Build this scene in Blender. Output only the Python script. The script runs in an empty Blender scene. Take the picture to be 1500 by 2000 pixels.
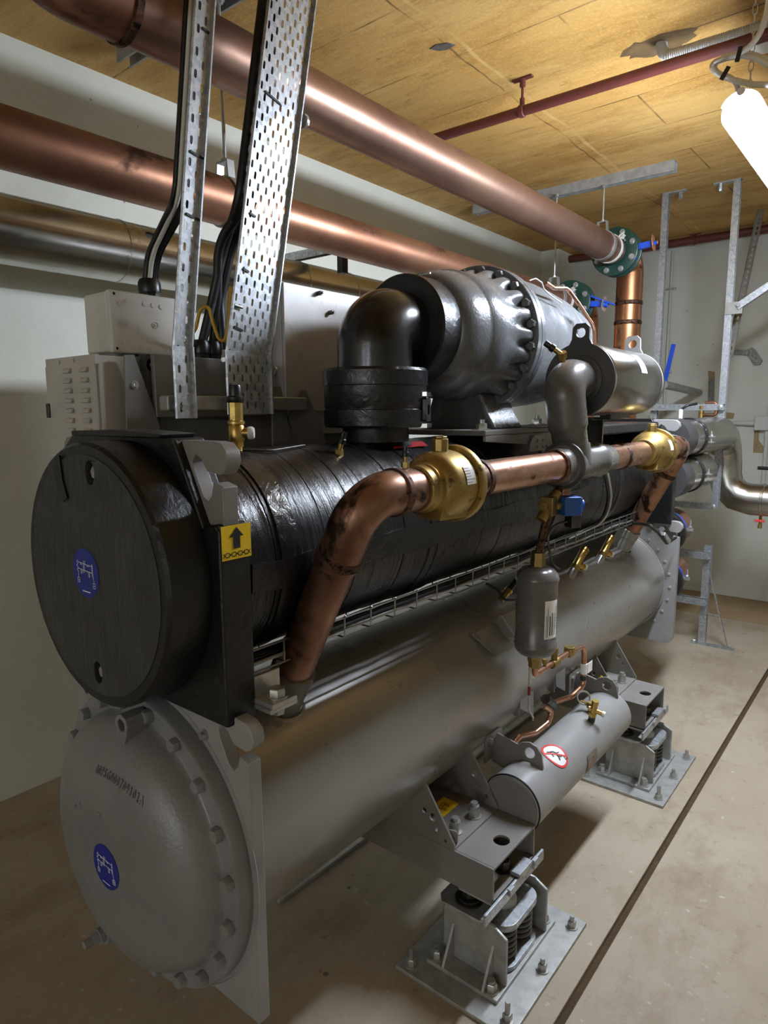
import bpy, math, random
import numpy as np
from mathutils import Vector, Matrix
from mathutils.geometry import tessellate_polygon
random.seed(7)
PI = math.pi
V = Vector
scene = bpy.context.scene
COL = scene.collection
# ------------------------------------------------------------------ camera
F_PX, YAW, PITCH, ROLL = 1298.74, math.radians(38.8386), math.radians(8.6778), math.radians(-0.3351)
EYE = V((0, 0, 1.6))
_f = V((-math.sin(YAW) * math.cos(PITCH), math.cos(YAW) * math.cos(PITCH), -math.sin(PITCH)))
_r = V((math.cos(YAW), math.sin(YAW), 0))
_u = _r.cross(_f)
RT = _r * math.cos(ROLL) + _u * math.sin(ROLL)
UP = _u * math.cos(ROLL) - _r * math.sin(ROLL)
FW = _f
cam = bpy.data.cameras.new('camera')
cam.sensor_fit = 'VERTICAL'; cam.sensor_height = 36; cam.lens = F_PX / 2000 * 36
cam.clip_start = .05
co = bpy.data.objects.new('camera', cam); COL.objects.link(co)
co.matrix_world = Matrix((( RT.x, UP.x, -FW.x, EYE.x), (RT.y, UP.y, -FW.y, EYE.y), (RT.z, UP.z, -FW.z, EYE.z), (0, 0, 0, 1)))
scene.camera = co
def at(px, py, axis, val):
    d = RT * ((px - 750) / F_PX) - UP * ((py - 1000) / F_PX) + FW
    return EYE + d * ((val - EYE[axis]) / d[axis])
atX = lambda x, y, v: at(x, y, 0, v)
atY = lambda x, y, v: at(x, y, 1, v)
atZ = lambda x, y, v: at(x, y, 2, v)
# ------------------------------------------------------------------ materials
def lin(h):
    h = h.lstrip('#'); o = []
    for i in (0, 2, 4):
        c = int(h[i:i+2], 16) / 255
        o.append(c / 12.92 if c <= .04045 else ((c + .055) / 1.055) ** 2.4)
    return (*o, 1)
class NT:
    def __init__(s, name):
        s.m = bpy.data.materials.new(name); s.m.use_nodes = True
        s.t = s.m.node_tree; s.n = s.t.nodes; s.l = s.t.links
        s.b = s.n['Principled BSDF']
        tc = s.n.new('ShaderNodeTexCoord'); s.co = tc.outputs['Object']
    def node(s, t, **k):
        x = s.n.new(t)
        for a, b in k.items(): setattr(x, a, b)
        return x
    def put(s, sock, v):
        if hasattr(v, 'is_output'): s.l.new(v, sock)
        else: sock.default_value = v
    def mapped(s, scale=(1, 1, 1), rot=(0, 0, 0)):
        m = s.node('ShaderNodeMapping'); m.inputs['Scale'].default_value = scale; m.inputs['Rotation'].default_value = rot
        s.l.new(s.co, m.inputs[0]); return m.outputs[0]
    def noise(s, sc, det=5, rough=.55, stretch=None, dist=0):
        n = s.node('ShaderNodeTexNoise'); n.inputs['Scale'].default_value = sc; n.inputs['Detail'].default_value = det
        n.inputs['Roughness'].default_value = rough; n.inputs['Distortion'].default_value = dist
        s.l.new(s.mapped(stretch) if stretch else s.co, n.inputs['Vector']); return n.outputs['Fac']
    def voro(s, sc, stretch=None, feature='F1', out='Distance'):
        n = s.node('ShaderNodeTexVoronoi'); n.feature = feature; n.inputs['Scale'].default_value = sc
        s.l.new(s.mapped(stretch) if stretch else s.co, n.inputs['Vector']); return n.outputs[out]
    def ramp(s, v, lo, hi, a=0., b=1.):
        n = s.node('ShaderNodeMapRange'); n.clamp = True
        s.l.new(v, n.inputs[0])
        for i, q in enumerate((lo, hi, a, b)): n.inputs[i + 1].default_value = q
        return n.outputs[0]
    def math(s, op, a, b=0.):
        n = s.node('ShaderNodeMath', operation=op); s.put(n.inputs[0], a); s.put(n.inputs[1], b); return n.outputs[0]
    def mix(s, f, a, b):
        n = s.node('ShaderNodeMix', data_type='RGBA'); s.put(n.inputs['Factor'], f); s.put(n.inputs['A'], a); s.put(n.inputs['B'], b)
        return n.outputs['Result']
    def sep(s, i):
        n = s.node('ShaderNodeSeparateXYZ'); s.l.new(s.co, n.inputs[0]); return n.outputs[i]
    def bump(s, h, st, dist=.01):
        n = s.node('ShaderNodeBump'); n.inputs['Strength'].default_value = st; n.inputs['Distance'].default_value = dist
        s.l.new(h, n.inputs['Height'])
        prev = s.b.inputs['Normal'].links
        if prev: s.l.new(prev[0].from_socket, n.inputs['Normal'])
        s.l.new(n.outputs[0], s.b.inputs['Normal'])
    def fin(s, col, rough=.5, metal=0., spec=.5, coat=0.):
        s.put(s.b.inputs['Base Color'], col); s.put(s.b.inputs['Roughness'], rough); s.put(s.b.inputs['Metallic'], metal)
        s.b.inputs['Specular IOR Level'].default_value = spec; s.b.inputs['Coat Weight'].default_value = coat
        s.b.inputs['Coat Roughness'].default_value = .15
        return s.m
def plain(name, h, rough=.5, metal=0., spec=.5, nb=0, bs=200, var=.0):
    t = NT(name); c = lin(h)
    if var:
        d = tuple(q * (1 - var) for q in c[:3]) + (1,)
        c = t.mix(t.ramp(t.noise(9, 4), .35, .7), c, d)
    if nb: t.bump(t.noise(bs, 2), nb, .002)
    return t.fin(c, rough, metal, spec)
def paint(name, h, rough=.38, peel=.25, spec=.5, scale=260, coat=0.):
    t = NT(name); c = lin(h); d = tuple(q * .8 for q in c[:3]) + (1,)
    col = t.mix(t.ramp(t.noise(6, 6), .4, .75), c, d)
    t.bump(t.noise(scale, 3), peel, .002)
    return t.fin(col, t.ramp(t.noise(14, 4), .3, .7, rough - .05, rough + .08), 0, spec, coat)
def copper(name, c1, c2, c3, burn=.62, rough=.32, sc=3.5, dull=.9):
    t = NT(name)
    n1 = t.noise(sc, 7, .62, None, .6); n2 = t.noise(sc * 2.7, 5, .6, (1, .5, 1), .4)
    col = t.mix(t.ramp(n1, .38, .66), lin(c1), lin(c2))
    dark = t.ramp(n2, burn, burn + .09)
    col = t.mix(dark, col, lin(c3))
    t.bump(t.noise(40, 4), .06, .004)
    r = t.math('ADD', t.ramp(n1, .3, .8, rough, rough + .18), t.math('MULTIPLY', dark, .2))
    return t.fin(col, r, dull)
def wallmat(name, h1, h2, spots='#6a6658', sp=.8):
    t = NT(name)
    n = t.noise(1.1, 7, .6)
    col = t.mix(t.ramp(n, .35, .7), lin(h1), lin(h2))
    col = t.mix(t.ramp(t.noise(5, 8, .75, (1, 1, .6)), .66, .8, 0, .35), col, lin(spots))
    v = t.ramp(t.voro(7), .035, .05, 1, 0)
    col = t.mix(t.math('MULTIPLY', v, t.ramp(t.noise(2.3, 2), .55, .6)), col, lin(spots))
    t.bump(t.noise(16, 8, .6), .35, .012); t.bump(t.noise(120, 3), .15, .003)
    return t.fin(col, .7, 0, .3)
MT = {}
MT['wall'] = wallmat('painted_plaster', '#cfcfc2', '#bfbfb0')
MT['backwall'] = wallmat('painted_concrete', '#c6c7bd', '#b6b7ab', '#55524a')
def mk_floor():
    t = NT('stained_concrete')
    n = t.noise(.9, 8, .62)
    col = t.mix(t.ramp(n, .32, .68), lin('#a99d88'), lin('#91836d'))
    col = t.mix(t.ramp(t.noise(2.3, 9, .74, (1.4, .7, 1)), .5, .72, 0, .75), col, lin('#77654c'))
    col = t.mix(t.ramp(t.noise(18, 8, .75), .58, .7, 0, .8), col, lin('#7a6a52'))
    col = t.mix(t.math('MULTIPLY', t.ramp(t.voro(9, None, 'F1'), .05, .09, 1, 0), t.ramp(t.noise(4, 2), .52, .58)), col, lin('#5a4c3a'))
    col = t.mix(t.ramp(t.noise(30, 5, .6), .64, .72, 0, .6), col, lin('#c6bba5'))
    t.bump(t.noise(30, 8, .65), .3, .006); t.bump(t.noise(180, 2), .2, .002)
    return t.fin(col, t.ramp(n, .3, .7, .55, .75), 0, .35)
MT['floor'] = mk_floor()
t = NT('brown_concrete'); MT['floor_brown'] = (t.bump(t.noise(40, 6), .3, .005), t.fin(t.mix(t.ramp(t.noise(2, 7), .35, .7), lin('#a08a6b'), lin('#86704f')), .7, 0, .3))[1]
t = NT('groove_dirt'); MT['groove'] = (t.bump(t.noise(60, 5), .6, .01), t.fin(t.mix(t.noise(20, 6), lin('#5c4a33'), lin('#3d3122')), .9, 0, .2))[1]
def mk_ceil():
    t = NT('yellowed_formwork_concrete')
    n = t.noise(.8, 8, .6, (.5, 1.3, 1))
    col = t.mix(t.ramp(n, .3, .7), lin('#cda867'), lin('#b68a45'))
    col = t.mix(t.ramp(t.noise(1.9, 9, .78, (.5, 1.5, 1)), .45, .66, 0, .9), col, lin('#8f6424'))
    col = t.mix(t.ramp(t.noise(11, 8, .75, (.5, 1.2, 1)), .6, .72, 0, .85), col, lin('#6e4a1c'))
    col = t.mix(t.ramp(t.noise(90, 2), .5, .75, 0, .35), col, lin('#e0bd7c'))
    # joints between the formwork boards
    w = t.node('ShaderNodeTexBrick'); w.inputs['Scale'].default_value = 1; w.inputs['Mortar Size'].default_value = .0045
    w.inputs['Brick Width'].default_value = 2.44; w.inputs['Row Height'].default_value = .41; w.inputs['Mortar Smooth'].default_value = .25
    w.inputs['Color1'].default_value = (0, 0, 0, 1); w.inputs['Color2'].default_value = (0, 0, 0, 1); w.inputs['Mortar'].default_value = (1, 1, 1, 1)
    t.l.new(t.mapped((1, 1, 1), (0, 0, .02)), w.inputs['Vector'])
    j = t.math('MULTIPLY', w.outputs['Color'], t.ramp(t.noise(2.5, 5), .42, .62, .05, .9))
    col = t.mix(j, col, lin('#54401f'))
    # cast ridge and crack running along the slab
    xx = t.math('ADD', t.sep(0), t.ramp(t.noise(1.5, 4), .3, .7, -.02, .02))
    for off, wd, hx_, st in ((1.60, .006, '#4a3717', .8), (1.545, .012, '#e0bf80', .5), (.35, .004, '#4a3717', .7)):
        dd = t.math('ABSOLUTE', t.math('ADD', xx, off))
        col = t.mix(t.math('MULTIPLY', t.ramp(dd, wd, wd*.4, 0, st), t.ramp(t.noise(3.3, 4), .4, .6, .15, 1)), col, lin(hx_))
    t.bump(t.noise(9, 8, .65, (.4, 1.4, 1)), .45, .012)
    t.bump(j, .5, .01)
    return t.fin(col, .62, 0, .35)
MT['ceil'] = mk_ceil()
MT['grey'] = paint('grey_machine_paint', '#8d8c89', .34, .06)
def mk_shell():
    t = NT('grey_vessel_paint'); c = lin('#8f8c86'); d = lin('#86837d')
    return t.fin(t.mix(t.ramp(t.noise(4, 6), .4, .7), c, d), t.ramp(t.noise(9, 2), .3, .7, .27, .31), .3, .8)
MT['shellgrey'] = mk_shell()
MT['castgrey'] = paint('grey_cast_paint', '#7b7a79', .32, .45, .6, 150)
MT['compgrey'] = paint('glossy_grey_casting_paint', '#5d5f61', .24, .5, .6, 120)
MT['darkgrey'] = paint('dark_grey_gloss_paint', '#625f5b', .26, .03, .6, 120)
MT['platedark'] = paint('charcoal_plate_paint', '#3c3b3a', .4, .2)
MT['beige'] = paint('beige_enamel', '#c9c5bb', .42, .12)
MT['cabinet'] = paint('textured_beige_enamel', '#b3aea4', .5, .5, .4, 180)
MT['panelwhite'] = paint('pale_grey_enamel', '#b6b2ad', .3, .06)
MT['bracket'] = paint('warm_grey_bracket_paint', '#7c7873', .4, .15)
def mk_rubber(name, wrap, hi='#141312', lo='#0a0909', rough=.22, face=False):
    t = NT(name)
    n = t.noise(5, 6, .6, None, .3)
    col = t.mix(t.ramp(n, .35, .7), lin(hi), lin(lo))
    if wrap:
        t.bump(t.noise(26, 5, .6, (.35, 2.2, .35), .6), .55, .007)
        t.bump(t.noise(7, 3, .5, (.4, 1.6, .4)), .45, .02)
        t.bump(t.noise(240, 2), .28, .0015)
    elif face:
        t.bump(t.noise(38, 5, .6, (1, 1, .09), .5), 1., .012)
        t.bump(t.noise(5, 4, .5), .3, .02)
    else:
        t.bump(t.noise(30, 5, .6, None, 1.2), .45, .006)
    return t.fin(col, t.ramp(n, .3, .75, rough, rough + .18), 0, .5)
MT['wrap'] = mk_rubber('black_foam_wrap', True)
MT['rubber'] = mk_rubber('black_rubber_sheet', False, rough=.3)
MT['rubberface'] = mk_rubber('black_rubber_face', False, '#383734', '#2a2926', .5, True)
MT['tapeblack'] = mk_rubber('black_vinyl_tape', False, '#1c1c1e', '#121214', .16)
MT['smoothblack'] = plain('smooth_black_rubber', '#181613', .24, 0, .6, .15, 60, .4)
MT['blackplastic'] = plain('black_plastic', '#0e0e0e', .35)
MT['cable'] = plain('black_cable_sheath', '#121212', .42)
MT['copperA'] = copper('dull_copper_pipe', '#9c7c69', '#77584a', '#4d372d', .62, .34, 1.6, .85)
MT['copperB'] = copper('brown_copper_pipe', '#a0755c', '#764f3b', '#432b20', .58, .34, 2.2, .85)
MT['copperC'] = copper('bright_orange_copper_pipe', '#b9825a', '#8a5a3d', '#3b271c', .6, .3, 3, .85)
MT['burnt'] = copper('heat_stained_copper', '#a47d66', '#644636', '#2f231c', .53, .32, 4.5, .85)
MT['bright'] = copper('bright_copper_tube', '#d3a68c', '#a97a60', '#5a4032', .6, .22, 8, .95)
MT['weld'] = copper('brazed_joint', '#6d4c3a', '#3a2a22', '#1c1613', .5, .55, 25, .7)
def mk_metal(name, a, b, rough, sc=60, spang=True, var=.12, metal=.95):
    t = NT(name)
    if spang:
        n = t.node('ShaderNodeTexVoronoi'); n.inputs['Scale'].default_value = sc; t.l.new(t.co, n.inputs['Vector'])
        s = t.node('ShaderNodeSeparateColor'); t.l.new(n.outputs['Color'], s.inputs[0]); f = s.outputs[0]
        f = t.math('ADD', t.math('MULTIPLY', f, .5), t.math('MULTIPLY', t.noise(14, 6), .5))
    else: f = t.noise(sc, 6, .6)
    col = t.mix(t.ramp(f, .25, .75), lin(a), lin(b))
    return t.fin(col, t.ramp(f, .2, .8, rough, rough + var), metal)
MT['galv'] = mk_metal('galvanised_steel', '#c3c6c8', '#9ba0a4', .38, 90, True, .1, .8)
MT['galvdull'] = mk_metal('dull_galvanised_steel', '#b4b4af', '#8a8a85', .4, 22, False, .15, .5)
MT['zinc'] = mk_metal('zinc_plated_steel', '#c4c4c0', '#9d9d99', .3, 30, False, .1, .75)
MT['steel'] = mk_metal('grimy_steel', '#6d6a65', '#3d3a36', .38, 40, False)
MT['alu'] = mk_metal('aluminium_cladding', '#c8c6c0', '#aaa8a1', .2, 5, False, .1, 1.)
MT['stainless'] = mk_metal('brushed_stainless_steel', '#b9b7b2', '#a09d97', .17, 8, False, .08, 1.)
MT['brass'] = copper('cast_brass', '#b39a5e', '#8c7544', '#4f3f22', .6, .36, 9, .9)
MT['brassbright'] = copper('bright_brass', '#cdb068', '#ab8a46', '#6b5325', .66, .26, 15, .95)
MT['green'] = paint('dark_green_paint', '#17382f', .35, .1)
MT['blue'] = paint('blue_enamel', '#1f4fc4', .35, .1)
MT['bluecoil'] = plain('blue_coil_plastic', '#24509a', .4)
MT['stickerblue'] = plain('blue_sticker', '#162685', .35, nb=.1, bs=60)
MT['yellow'] = plain('yellow_sticker', '#e0bd1c', .4, nb=.2, bs=60)
MT['white'] = plain('white_print', '#e6e6e4', .45)
MT['black'] = plain('black_print', '#0b0b0b', .5)
MT['red'] = plain('red_print', '#d8453f', .45)
MT['redlabel'] = plain('dull_red_tape', '#8e1d22', .4)
MT['redoxide'] = paint('red_oxide_paint', '#5e2c26', .45, .1)
MT['orangewheel'] = copper('pale_copper_plate', '#e0a07c', '#c98763', '#96603f', .7, .35, 6, .6)
MT['pvc'] = plain('grey_conduit_plastic', '#b9b9b4', .45)
MT['whiteplastic'] = plain('white_plastic', '#d8d8d2', .4)
MT['cablewhite'] = plain('white_cable', '#c9c7bd', .45)
MT['ruststeel'] = copper('rusted_steel', '#8a7f74', '#6a4f3a', '#3a2d22', .6, .5, 12, .4)
MT['wire'] = mk_metal('zinc_wire', '#a2a3a3', '#7d7e7e', .3, 20, False, .1, .9)
MT['darkbroken'] = plain('dark_broken_concrete', '#6b532f', .9, nb=.8, bs=30, var=.5)  # dark brown tone of the flat patch drawn for the ceiling hole
MT['spring'] = plain('grey_coated_spring', '#4c4b4a', .35, 0, .5)
MT['springdark'] = plain('black_spring_washer', '#232221', .45)
t = NT('peeled_tape_residue'); MT['residue'] = t.fin(t.mix(t.noise(25, 5), lin('#a08a62'), lin('#7c6a4b')), .7)
t = NT('grey_foil_tape'); MT['foil'] = (t.bump(t.noise(40, 6), .8, .01), t.fin(t.mix(t.noise(30, 5), lin('#8b8880'), lin('#56524c')), .4, .6))[1]
MT['earth'] = plain('earth_wire_yellow', '#c99a2c', .45)
MT['earthgreen'] = plain('earth_wire_green', '#2f6b36', .45)
t = NT('lamp_glow'); t.b.inputs['Emission Color'].default_value = (.87, .97, 1.14, 1); t.b.inputs['Emission Strength'].default_value = 36
MT['tube'] = t.fin((.9, .9, .9, 1), .4)
# ------------------------------------------------------------------ mesh builder
def frame(ax):
    ax = V(ax).normalized()
    h = V((0, 0, 1)) if abs(ax.z) < .9 else V((1, 0, 0))
    u = h.cross(ax).normalized(); return ax, u, ax.cross(u)
def smooth_path(pts, r, n=8):
    P = [V(p) for p in pts]; out = [P[0]]
    for i in range(1, len(P) - 1):
        a = (P[i-1] - P[i]); b = (P[i+1] - P[i]); la, lb = a.length, b.length; a.normalize(); b.normalize()
        ang = a.angle(b)
        if ang > PI - .02: out.append(P[i]); continue
        rr = r[i-1] if isinstance(r, (list, tuple)) else r
        d = min(rr / math.tan(ang / 2), la * .49, lb * .49); rr = d * math.tan(ang / 2)
        c = P[i] + (a + b).normalized() * (rr / math.sin(ang / 2))
        s = P[i] + a * d - c; e = P[i] + b * d - c
        tot = s.angle(e)
        for k in range(n + 1):
            t = k / n; out.append(c + (s * math.sin((1 - t) * tot) + e * math.sin(t * tot)) / math.sin(tot))
    out.append(P[-1]); return out
class MB:
    def __init__(s): s.v = []; s.f = []
    def add(s, vs, fs):
        o = len(s.v); s.v += [V(p) for p in vs]; s.f += [tuple(i + o for i in f) for f in fs]; return s
    def rings(s, R, cap0=True, cap1=True, closed=False):
        n = len(R[0]); vs = [p for r in R for p in r]; fs = []
        m = len(R)
        for i in range(m if closed else m - 1):
            j = (i + 1) % m
            for k in range(n):
                q = (k + 1) % n
                fs.append((i*n+k, i*n+q, j*n+q, j*n+k))
        if not closed:
            if cap0: fs.append(tuple(range(n))[::-1])
            if cap1: fs.append(tuple((m-1)*n + k for k in range(n)))
        return s.add(vs, fs)
    def cyl(s, p0, p1, r0, r1=None, n=24, cap=True):
        p0, p1 = V(p0), V(p1); r1 = r0 if r1 is None else r1
        _, u, w = frame(p1 - p0)
        mk = lambda p, r: [p + u * (r * math.cos(2*PI*k/n)) + w * (r * math.sin(2*PI*k/n)) for k in range(n)]
        return s.rings([mk(p0, r0), mk(p1, r1)], cap, cap)
    def lathe(s, o, ax, prof, n=48, cap0=True, cap1=True):
        o = V(o); a, u, w = frame(ax); R = []
        for r, h in prof:
            r = max(r, 1e-4)
            R.append([o + a * h + u * (r * math.cos(2*PI*k/n)) + w * (r * math.sin(2*PI*k/n)) for k in range(n)])
        return s.rings(R, cap0, cap1)
    def tube(s, pts, r, n=12, cap=True):
        P = [V(p) for p in pts]
        T = []
        for i in range(len(P)):
            a = P[max(i-1, 0)]; b = P[min(i+1, len(P)-1)]; T.append((b - a).normalized())
        _, u, w = frame(T[0]); R = []
        for i, p in enumerate(P):
            u = (u - T[i] * u.dot(T[i])).normalized(); w = T[i].cross(u)
            k_ = 1.
            if 0 < i < len(P)-1:
                c = (P[i]-P[i-1]).normalized().dot((P[i+1]-P[i]).normalized()); k_ = 1.
            rr = r[i] if isinstance(r, (list, tuple)) else r
            R.append([p + u * (rr * math.cos(2*PI*k/n)) + w * (rr * math.sin(2*PI*k/n)) for k in range(n)])
        return s.rings(R, cap, cap)
    def loop(s, pts, r, n=8):
        P = [V(p) for p in pts]; m = len(P); R = []
        nrm = V((0, 0, 0))
        c = sum(P, V((0, 0, 0))) / m
        for i in range(m): nrm += (P[i] - c).cross(P[(i+1) % m] - c)
        nrm.normalize()
        for i in range(m):
            T = (P[(i+1) % m] - P[i-1]).normalized(); u = nrm.cross(T).normalized()
            R.append([P[i] + u * (r * math.cos(2*PI*k/n)) + nrm * (r * math.sin(2*PI*k/n)) for k in range(n)])
        return s.rings(R, closed=True)
    def torus(s, c, ax, R, r, N=48, n=10):
        _, u, w = frame(ax); c = V(c)
        return s.loop([c + u * (R * math.cos(2*PI*k/N)) + w * (R * math.sin(2*PI*k/N)) for k in range(N)], r, n)
    def box(s, a, b):
        a, b = V(a), V(b)
        vs = [(x, y, z) for x in (a.x, b.x) for y in (a.y, b.y) for z in (a.z, b.z)]
        return s.add(vs, [(0,1,3,2),(4,6,7,5),(0,4,5,1),(2,3,7,6),(0,2,6,4),(1,5,7,3)])
    def obox(s, c, x, y, z):
        c, x, y, z = V(c), V(x), V(y), V(z)
        vs = [c + x*i + y*j + z*k for i in (-1,1) for j in (-1,1) for k in (-1,1)]
        return s.add(vs, [(0,1,3,2),(4,6,7,5),(0,4,5,1),(2,3,7,6),(0,2,6,4),(1,5,7,3)])
    def bar(s, p0, p1, w, h, side=None):
        p0, p1 = V(p0), V(p1); a = p1 - p0; d = a.normalized()
        if side is None: _, u, q = frame(d)
        else: u = (V(side) - d * V(side).dot(d)).normalized(); q = d.cross(u)
        return s.obox((p0 + p1) / 2, a / 2, u * (w / 2), q * (h / 2))
    def prism(s, poly, o, u, v, t, holes=()):
        """poly in (a,b) coords mapped o+u*a+v*b, extruded along t (vector)"""
        o, u, v, t = V(o), V(u), V(v), V(t)
        loops = [list(poly)] + [list(h) for h in holes]
        tri = tessellate_polygon([[V((a, b, 0)) for a, b in L] for L in loops])
        flat = [p for L in loops for p in L]; n = len(flat)
        vs = [o + u*a + v*b for a, b in flat]; vs += [p + t for p in vs]
        fs = [tuple(q) for q in tri] + [tuple(i + n for i in q)[::-1] for q in tri]
        k = 0
        for L in loops:
            m = len(L)
            for i in range(m): fs.append((k+i, k+(i+1) % m, n+k+(i+1) % m, n+k+i))
            k += m
        return s.add(vs, fs)
    def hexbolt(s, p, ax, r=.012, h=.01, washer=0., stud=0., n=6):
        p = V(p); a, u, w = frame(ax)
        if washer: s.cyl(p, p + a * .003, washer, n=24); p = p + a * .003
        ph = random.random()
        R = [[p + a*hh + u*(rr*math.cos(2*PI*k/n+ph)) + w*(rr*math.sin(2*PI*k/n+ph)) for k in range(n)] for rr, hh in ((r, 0), (r, h*.82), (r*.86, h))]
        s.rings(R)
        if stud: s.cyl(p + a*h*.9, p + a*(h + stud), r*.55, n=14)
        return s
    def fin(s): return s
ROOTS = {}
def oloc(parent):
    while parent is not None and parent.parent: parent = parent.parent
    return parent.location.copy() if parent else V((0, 0, 0))
def build(name, mb, mat, parent=None, bevel=0., seg=2, smooth=38, origin=None):
    off = oloc(parent) if parent else (V(origin) if origin else V((0, 0, 0)))
    me = bpy.data.meshes.new(name)
    me.from_pydata([tuple(p - off) for p in mb.v], [], mb.f); me.validate()
    import bmesh
    bm = bmesh.new(); bm.from_mesh(me); bmesh.ops.recalc_face_normals(bm, faces=bm.faces); bm.to_mesh(me); bm.free()
    if smooth:
        me.polygons.foreach_set('use_smooth', [True] * len(me.polygons)); me.set_sharp_from_angle(angle=math.radians(smooth))
    me.materials.append(MT[mat] if isinstance(mat, str) else mat)
    o = bpy.data.objects.new(name, me); COL.objects.link(o)
    if parent: o.parent = parent
    elif origin: o.location = off
    if bevel:
        b = o.modifiers.new('bevel', 'BEVEL'); b.width = bevel; b.segments = seg; b.limit_method = 'ANGLE'; b.angle_limit = math.radians(40); b.harden_normals = True
    return o
def thing(name, loc, label, cat, group=None):
    o = bpy.data.objects.new(name, None); COL.objects.link(o); o.location = V(loc); o.empty_display_size = .05
    return tag(o, label, cat, group)
def tag(o, label, cat, group=None):
    o['label'] = label; o['category'] = cat
    if group: o['group'] = group
    return o
def structure(name, mb, mat, **k):
    o = build(name, mb, mat, **k); o['kind'] = 'structure'; return o
def circ(cx, cy, r, n=24, a0=0., a1=2*PI, close=False):
    m = n + 1 if close else n
    return [(cx + r*math.cos(a0 + (a1-a0)*k/n), cy + r*math.sin(a0 + (a1-a0)*k/n)) for k in range(m)]
def rrect(x0, y0, x1, y1, r, n=5):
    P = []
    for cx, cy, a in ((x1-r, y0+r, -PI/2), (x1-r, y1-r, 0), (x0+r, y1-r, PI/2), (x0+r, y0+r, PI)):
        P += circ(cx, cy, r, n, a, a + PI/2, True)
    return P
X_, Y_, Z_ = V((1, 0, 0)), V((0, 1, 0)), V((0, 0, 1))
# decals: flat line work placed by a map (a,b,lift) -> point
def strokes(mb, mp, lines, w, lift, step=.01):
    for L in lines:
        for (a0, b0), (a1, b1) in zip(L[:-1], L[1:]):
            d = math.hypot(a1-a0, b1-b0)
            if d < 1e-6: continue
            nx, ny = -(b1-b0)/d*w/2, (a1-a0)/d*w/2; ex, ey = (a1-a0)/d*w*.4, (b1-b0)/d*w*.4
            m = max(1, int(d/step)); ps = []
            for k in range(m+1):
                t = k/m; a, b = a0-ex+(a1-a0+2*ex)*t, b0-ey+(b1-b0+2*ey)*t
                ps += [mp(a+nx, b+ny, lift), mp(a-nx, b-ny, lift)]
            mb.add(ps, [(2*k, 2*k+1, 2*k+3, 2*k+2) for k in range(m)])
    return mb
def patch(mb, mp, poly, lift, inner=None):
    """fan (or ring between poly and inner) of small faces following the mapped surface"""
    n = len(poly)
    if inner is None:
        cx = sum(p[0] for p in poly)/n; cy = sum(p[1] for p in poly)/n
        fr = [(1, poly)] + [(q, [(cx+(a-cx)*q, cy+(b-cy)*q) for a, b in poly]) for q in (.66, .33)]
        vs = []
        for _, L in fr: vs += [mp(a, b, lift) for a, b in L]
        vs.append(mp(cx, cy, lift)); fs = []
        for i in range(2):
            for k in range(n): q = (k+1) % n; fs.append((i*n+k, i*n+q, (i+1)*n+q, (i+1)*n+k))
        for k in range(n): fs.append((2*n+k, 2*n+(k+1) % n, 3*n))
        return mb.add(vs, fs)
    vs = [mp(a, b, lift) for a, b in poly] + [mp(a, b, lift) for a, b in inner]
    return mb.add(vs, [(k, (k+1) % n, n+(k+1) % n, n+k) for k in range(n)])
def gridpatch(mb, mp, x0, y0, x1, y1, lift, n=8):
    vs = [mp(x0+(x1-x0)*i/n, y0+(y1-y0)*j/n, lift) for j in range(n+1) for i in range(n+1)]; m = n+1
    return mb.add(vs, [(j*m+i, j*m+i+1, (j+1)*m+i+1, (j+1)*m+i) for j in range(n) for i in range(n)])
def textlines(mb, mp, x0, y0, w, rows, pitch, h, lift, seed=1):
    rnd = random.Random(seed)
    for r in range(rows):
        x = x0; y = y0 - r*pitch; end = x0 + w*rnd.uniform(.5, 1)
        while x < end:
            l = rnd.uniform(.6, 2.2)*h
            strokes(mb, mp, [[(x, y), (min(x+l, x0+w), y)]], h, lift); x += l + h*.9
def text_mesh(txt, size):
    c = bpy.data.curves.new('casting_text', 'FONT'); c.body = txt; c.size = size; c.align_x = 'CENTER'; c.resolution_u = 2; c.space_character = 1.35
    o = bpy.data.objects.new('casting_text', c); COL.objects.link(o)
    dg = bpy.context.evaluated_depsgraph_get(); me = bpy.data.meshes.new_from_object(o.evaluated_get(dg))
    vs = [v.co.copy() for v in me.vertices]; fs = [tuple(p.vertices) for p in me.polygons]
    bpy.data.objects.remove(o); bpy.data.meshes.remove(me); bpy.data.curves.remove(c)
    return vs, fs
# ================================================================== setting
GX, GW = -.606, .011
b = MB()
b.box((-2.95, -8.1, -.1), (GX-GW, 5.5, 0)).box((GX+GW, -8.1, -.1), (4.7, 5.5, 0))
structure('floor', b, 'floor', bevel=.003, seg=1)
structure('floor_strip_back', MB().box((-2.95, 5.512, -.1), (4.7, 6.3, -.002)), 'floor_brown')
structure('trim_1', MB().box((GX-GW-.002, -8.1, -.1), (GX+GW+.002, 5.5, -.018)), 'groove')
structure('ceiling', MB().box((-2.95, -8.1, 3.02), (4.7, 6.3, 3.12)), 'ceil')
structure('wall_left', MB().box((-2.95, -8.1, 0), (-2.85, 6.3, 3.02)), 'wall')
structure('wall_back', MB().box((-2.85, 6.2, 0), (4.6, 6.3, 3.02)), 'backwall')
structure('wall_right', MB().box((4.6, -8.1, 0), (4.7, 6.3, 3.02)), 'wall')
structure('wall_front', MB().box((-2.85, -8.1, 0), (4.6, -8.0, 3.02)), 'wall')
structure('trim_2', MB().box((-2.85, 5.84, 0), (-2.68, 6.2, 3.02)), 'wall')
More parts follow.
